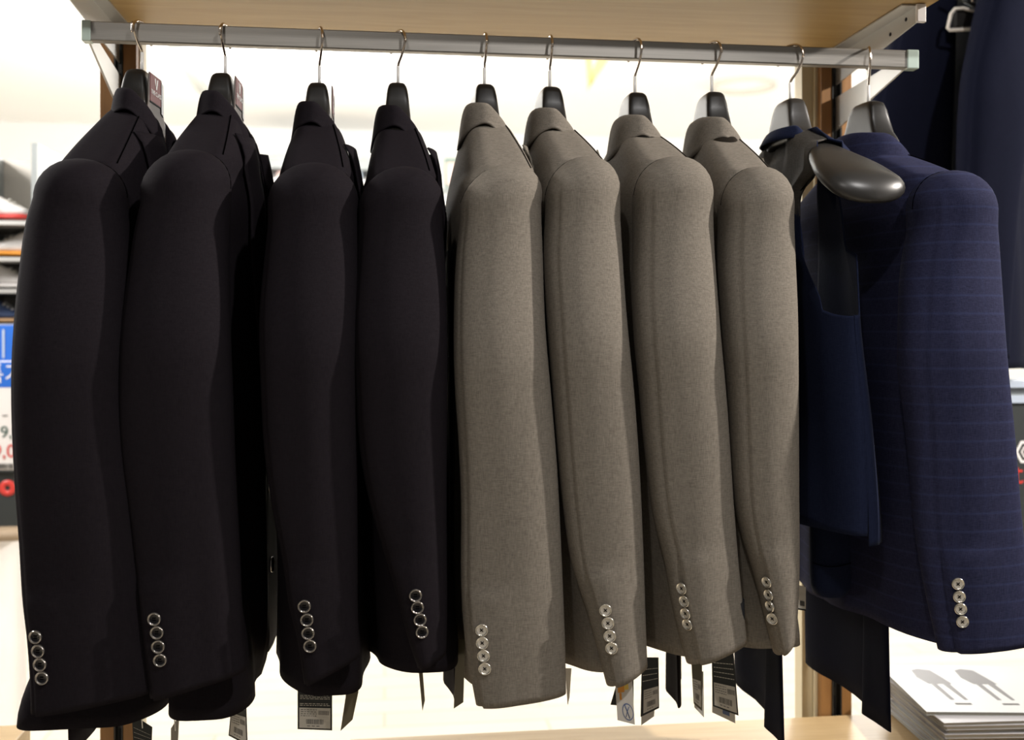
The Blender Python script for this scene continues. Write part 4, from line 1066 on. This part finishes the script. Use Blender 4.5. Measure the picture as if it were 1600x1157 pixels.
def shoe(px, py, m, sole, label, L_=0.13, flip=1):
    base = q(px, py, Y + 0.09); root = empty('shoe', tuple(base), label, 'shoe')
    n = 18; rows = []
    prof = [(-0.5, 0.30, 0.50), (-0.46, 0.55, 0.62), (-0.36, 0.62, 0.72), (-0.2, 0.58, 0.66), (-0.05, 0.55, 0.52), (0.12, 0.62, 0.40), (0.28, 0.66, 0.32), (0.42, 0.55, 0.26), (0.5, 0.25, 0.16)]
    for t, w_, h_ in prof:
        rows.append([base + Vector((flip * t * L_, 0.035 * w_ * math.copysign(abs(math.cos(a)) ** 0.7, math.cos(a)), 0.010 + 0.075 * h_ * (0.5 + 0.5 * math.sin(a)))) for a in [2 * PI * k / n for k in range(n)]])
    bm = bmesh.new(); vs = grid(bm, rows, True); cap(bm, vs[0]); cap(bm, vs[-1], 0, True); bmesh.ops.recalc_face_normals(bm, faces=bm.faces[:]); link('upper', bm, m, root, sub=1)
    rows = [[base + Vector((flip * t * L_ * 1.04, 0.026 * w_ * 1.5 * math.cos(a), 0.006 + 0.006 * math.sin(a))) for a in [2 * PI * k / 12 for k in range(12)]] for t, w_, h_ in prof]
    bm = bmesh.new(); vs = grid(bm, rows, True); cap(bm, vs[0]); cap(bm, vs[-1], 0, True); bmesh.ops.recalc_face_normals(bm, faces=bm.faces[:]); link('sole', bm, sole, root)
    bm = bmesh.new()
    for k in range(3):
        x = flip * (0.02 + 0.12 * k) * L_; tube(bm, [base + Vector((x, -0.018, 0.045 - 0.006 * k)), base + Vector((x, 0, 0.052 - 0.008 * k)), base + Vector((x, 0.018, 0.045 - 0.006 * k))], 0.002, 6)
    link('laces', bm, M['string'], root)
shoe(14, 343, M['shoe_white'], M['red'], 'white shoe with red sole on the top shelf at far left', 0.10)
shoe(20, 400, M['shoe_white'], M['orange'], 'white shoe with orange sole on the second shelf at far left', 0.10, -1)
shoe(16, 450, M['shoe_white'], M['shoe_white'], 'all white shoe on the third shelf at far left', 0.09)
shoe(8, 504, M['shoe_navy'], M['shoe_tan'], 'navy shoe with tan sole on the lowest shelf at far left', 0.085)
shoe(-28, 504, M['shoe_tan'], M['shoe_navy'], 'tan shoe on the lowest shelf at the left edge', 0.085, -1)
def boxobj(name, label, cat, x0, y0, x1, y1, Yf, dep, m, kids=None):
    root = empty(name, ((q(x0, y1, Yf).x + q(x1, y1, Yf).x) / 2, Yf + dep / 2, q(x0, y1, Yf).z), label, cat)
    bm = bmesh.new(); a, b = q(x0, y1, Yf), q(x1, y0, Yf); box(bm, (a.x, Yf, a.z), (b.x, Yf + dep, b.z)); link('panel' if dep < 0.02 else 'case', bm, m, root, smooth=False, bevel=0.002)
    return root
YS = 2.64
root = boxobj('shoe_box', 'bright blue box standing above the price sign at far left', 'box', -40, 508, 40, 566, 2.68, 0.2, M['blue'])
bm = bmesh.new(); a, b = q(4, 560, 2.68), q(7, 515, 2.68); box(bm, (a.x, 2.678, a.z), (b.x, 2.68, b.z)); link('white_line', bm, M['paleblue'], root, smooth=False)
sign = boxobj('price_sign', 'white price sign with blue header and red price at the far left', 'sign', -60, 564, 46, 736, YS, 0.004, M['shoe_white'])
bm = bmesh.new(); a, b = q(-60, 606, YS), q(46, 566, YS); box(bm, (a.x, YS - 0.001, a.z), (b.x, YS, b.z)); hd = link('header', bm, M['blue'], sign, smooth=False); hd['label'] = 'blue header strip'
def zline(py): return q(0, py, YS).z
text_obj('header_lettering', '특가', 0.052, q(7, 586, YS) + Vector((0, -0.0015, 0)), (1, 0, 0), (0, 0, 1), M['white'], hd)
text_obj('old_price', '9,000', 0.040, q(30, 676, YS) + Vector((0, -0.001, 0)), (1, 0, 0), (0, 0, 1), M['green'], sign)
text_obj('sale_price', '9,000', 0.046, q(22, 706, YS) + Vector((0, -0.001, 0)), (1, 0, 0), (0, 0, 1), M['red'], sign)
bm = bmesh.new(); R2 = random.Random(5); x = -10
while x < 22:
    wv = R2.choice((1, 1.6, 2.2)); a, b = q(x, 733, YS), q(x + wv, 725, YS); box(bm, (a.x, YS - 0.0012, a.z), (b.x, YS, b.z)); x += wv + R2.choice((1, 1.5))
link('barcode', bm, M['ink'], sign, smooth=False)
bm = bmesh.new(); a, b = q(4, 651, YS), q(12, 649, YS); box(bm, (a.x, YS - 0.001, a.z), (b.x, YS, b.z)); link('dash', bm, M['ink'], sign, smooth=False)
dk = boxobj('storage_case', 'dark grey case with a red ring under the price sign at far left', 'case', -56, 736, 52, 826, 2.66, 0.3, M['darkbox'])
bm = bmesh.new(); rows = []
c = q(12, 763, 2.66); 
for k in range(32):
    a = 2 * PI * k / 32; rows.append([c + Vector((r * math.cos(a), -0.003 + dy, r * math.sin(a))) for r, dy in ((0.006, 0.002), (0.007, 0), (0.019, 0), (0.020, 0.002))])
rows.append(rows[0]); grid(bm, rows, False); bmesh.ops.recalc_face_normals(bm, faces=bm.faces[:]); link('ring', bm, M['red'], dk)['label'] = 'flat red ring'
be = empty('bench', (q(-40, 850, 2.6).x, 2.8, 0), 'tan upholstered bench end below the dark case at far left', 'bench')
a, b = q(-120, 851, 2.6), q(38, 829.5, 2.6)
bm = bmesh.new(); box(bm, (a.x, 2.6, a.z), (b.x, 3.0, b.z)); link('seat', bm, M['tan'], be, smooth=True, bevel=0.012)
bm = bmesh.new(); box(bm, (a.x, 2.62, 0.0), (b.x - 0.12, 2.98, a.z)); link('base', bm, M['shoe_white'], be, smooth=False)

# ================================================================== BACKGROUND: hall
CZ = 3.2 - EYE
def onceil(px, py): 
    d = at(px, py, 1.0); s = CZ / (d.z - EYE); return Vector((d.x * s, s, 3.2))
a, b = onceil(275, 60), onceil(322, 139); d = (b - a).normalized(); n = Vector((-d.y, d.x, 0)) * 0.03
bm = bmesh.new(); slab(bm, [a - n, a + n, b + n, b - n], (0, 0, -1), 0.06); bmesh.ops.recalc_face_normals(bm, faces=bm.faces[:])
tr = link('lighting_track', bm, M['beam'], smooth=False); tag(tr, 'grey lighting track on the white ceiling above the second jacket', 'lighting track')
c = onceil(1162, 131)
bm = bmesh.new(); rows = []
for k in range(48):
    a_ = 2 * PI * k / 48; rows.append([c + Vector((r * math.cos(a_), r * math.sin(a_), -h_)) for r, h_ in ((0.20, 0.0), (0.205, 0.03), (0.225, 0.03), (0.23, 0.0))])
rows.append(rows[0]); grid(bm, rows); bmesh.ops.recalc_face_normals(bm, faces=bm.faces[:]); tag(link('ceiling_ring', bm, M['ringcream']), 'round pale ring fitting on the ceiling between grey jacket and waistcoat hooks', 'ceiling fitting')
Yt = 6.0
bm = bmesh.new()
for P_ in ([(914, 60), (925, 60), (926, 128), (920, 140)], [(925, 112), (950, 60), (975, 60), (922, 136)]):
    slab(bm, [at(px, py, Yt) for px, py in P_], (0, 1, 0), 0.05)
bmesh.ops.recalc_face_normals(bm, faces=bm.faces[:]); tag(link('wooden_ceiling_sign', bm, M['signorange'], smooth=False), 'pale orange pointed sign hanging from the ceiling between two grey hangers', 'sign')
# far shelving
Yf = 8.3; su = empty('wall_shelving', (at(500, 300, Yf).x, Yf, 0), 'pale shelving with grey top band far behind the black jackets', 'shelf unit')
a, b = at(395, 262, Yf), at(612, 249, Yf); bm = bmesh.new(); box(bm, (a.x, Yf, a.z), (b.x, Yf + 0.4, b.z)); link('top_band', bm, M['greymetal'], su, smooth=False)
for py in (282, 305, 330, 360, 400):
    bm = bmesh.new(); a, b = at(395, py + 2, Yf), at(612, py, Yf); box(bm, (a.x, Yf, a.z), (b.x, Yf + 0.4, b.z)); link('shelf', bm, M['bracket'], su, smooth=False)
bm = bmesh.new(); a, b = at(395, 450, Yf), at(612, 250, Yf); box(bm, (a.x, Yf + 0.4, 0), (b.x, Yf + 0.42, b.z)); link('back_board', bm, M['wall'], su, smooth=False)
R3 = random.Random(9)
for k, (px, py) in enumerate(((412, 281), (424, 304), (432, 281), (532, 281), (545, 304), (556, 281), (566, 304))):
    a, b = at(px, py, Yf), at(px + 9, py - 14, Yf); bm = bmesh.new(); box(bm, (a.x, Yf + 0.05, a.z), (b.x, Yf + 0.3, b.z)); tag(link('display_box', bm, M[R3.choice(('paleblue', 'pinkprint', 'tagwhite'))], smooth=False), 'small box on the pale shelving far behind the black jackets', 'box', 'boxes on the far shelving')
fr = empty('framed_poster', tuple(at(705, 294, 8.2)), 'green framed poster on the far wall left of the first grey jacket', 'poster')
a, b = at(694, 294, 8.2), at(722, 247, 8.2); bm = bmesh.new(); box(bm, (a.x, 8.2, a.z), (b.x, 8.24, b.z)); link('frame', bm, M['greenframe'], fr, smooth=False)
a, b = at(698, 289, 8.2), at(718, 255, 8.2); bm = bmesh.new(); box(bm, (a.x, 8.19, a.z), (b.x, 8.2, b.z)); link('print', bm, M['pinkprint'], fr, smooth=False)
a, b = at(688, 330, 8.2), at(730, 299, 8.2); cn = empty('counter', ((a.x + b.x) / 2, 8.2, 0), 'grey counter on the far wall beneath the green framed poster', 'counter')
bm = bmesh.new(); box(bm, (a.x, 8.1, at(700, 305, 8.2).z), (b.x, 8.4, b.z)); link('top', bm, M['greymetal'], cn, smooth=False)
bm = bmesh.new(); box(bm, (a.x + 0.02, 8.15, 0), (b.x - 0.02, 8.4, at(700, 305, 8.2).z)); link('base', bm, M['wall'], cn, smooth=False)
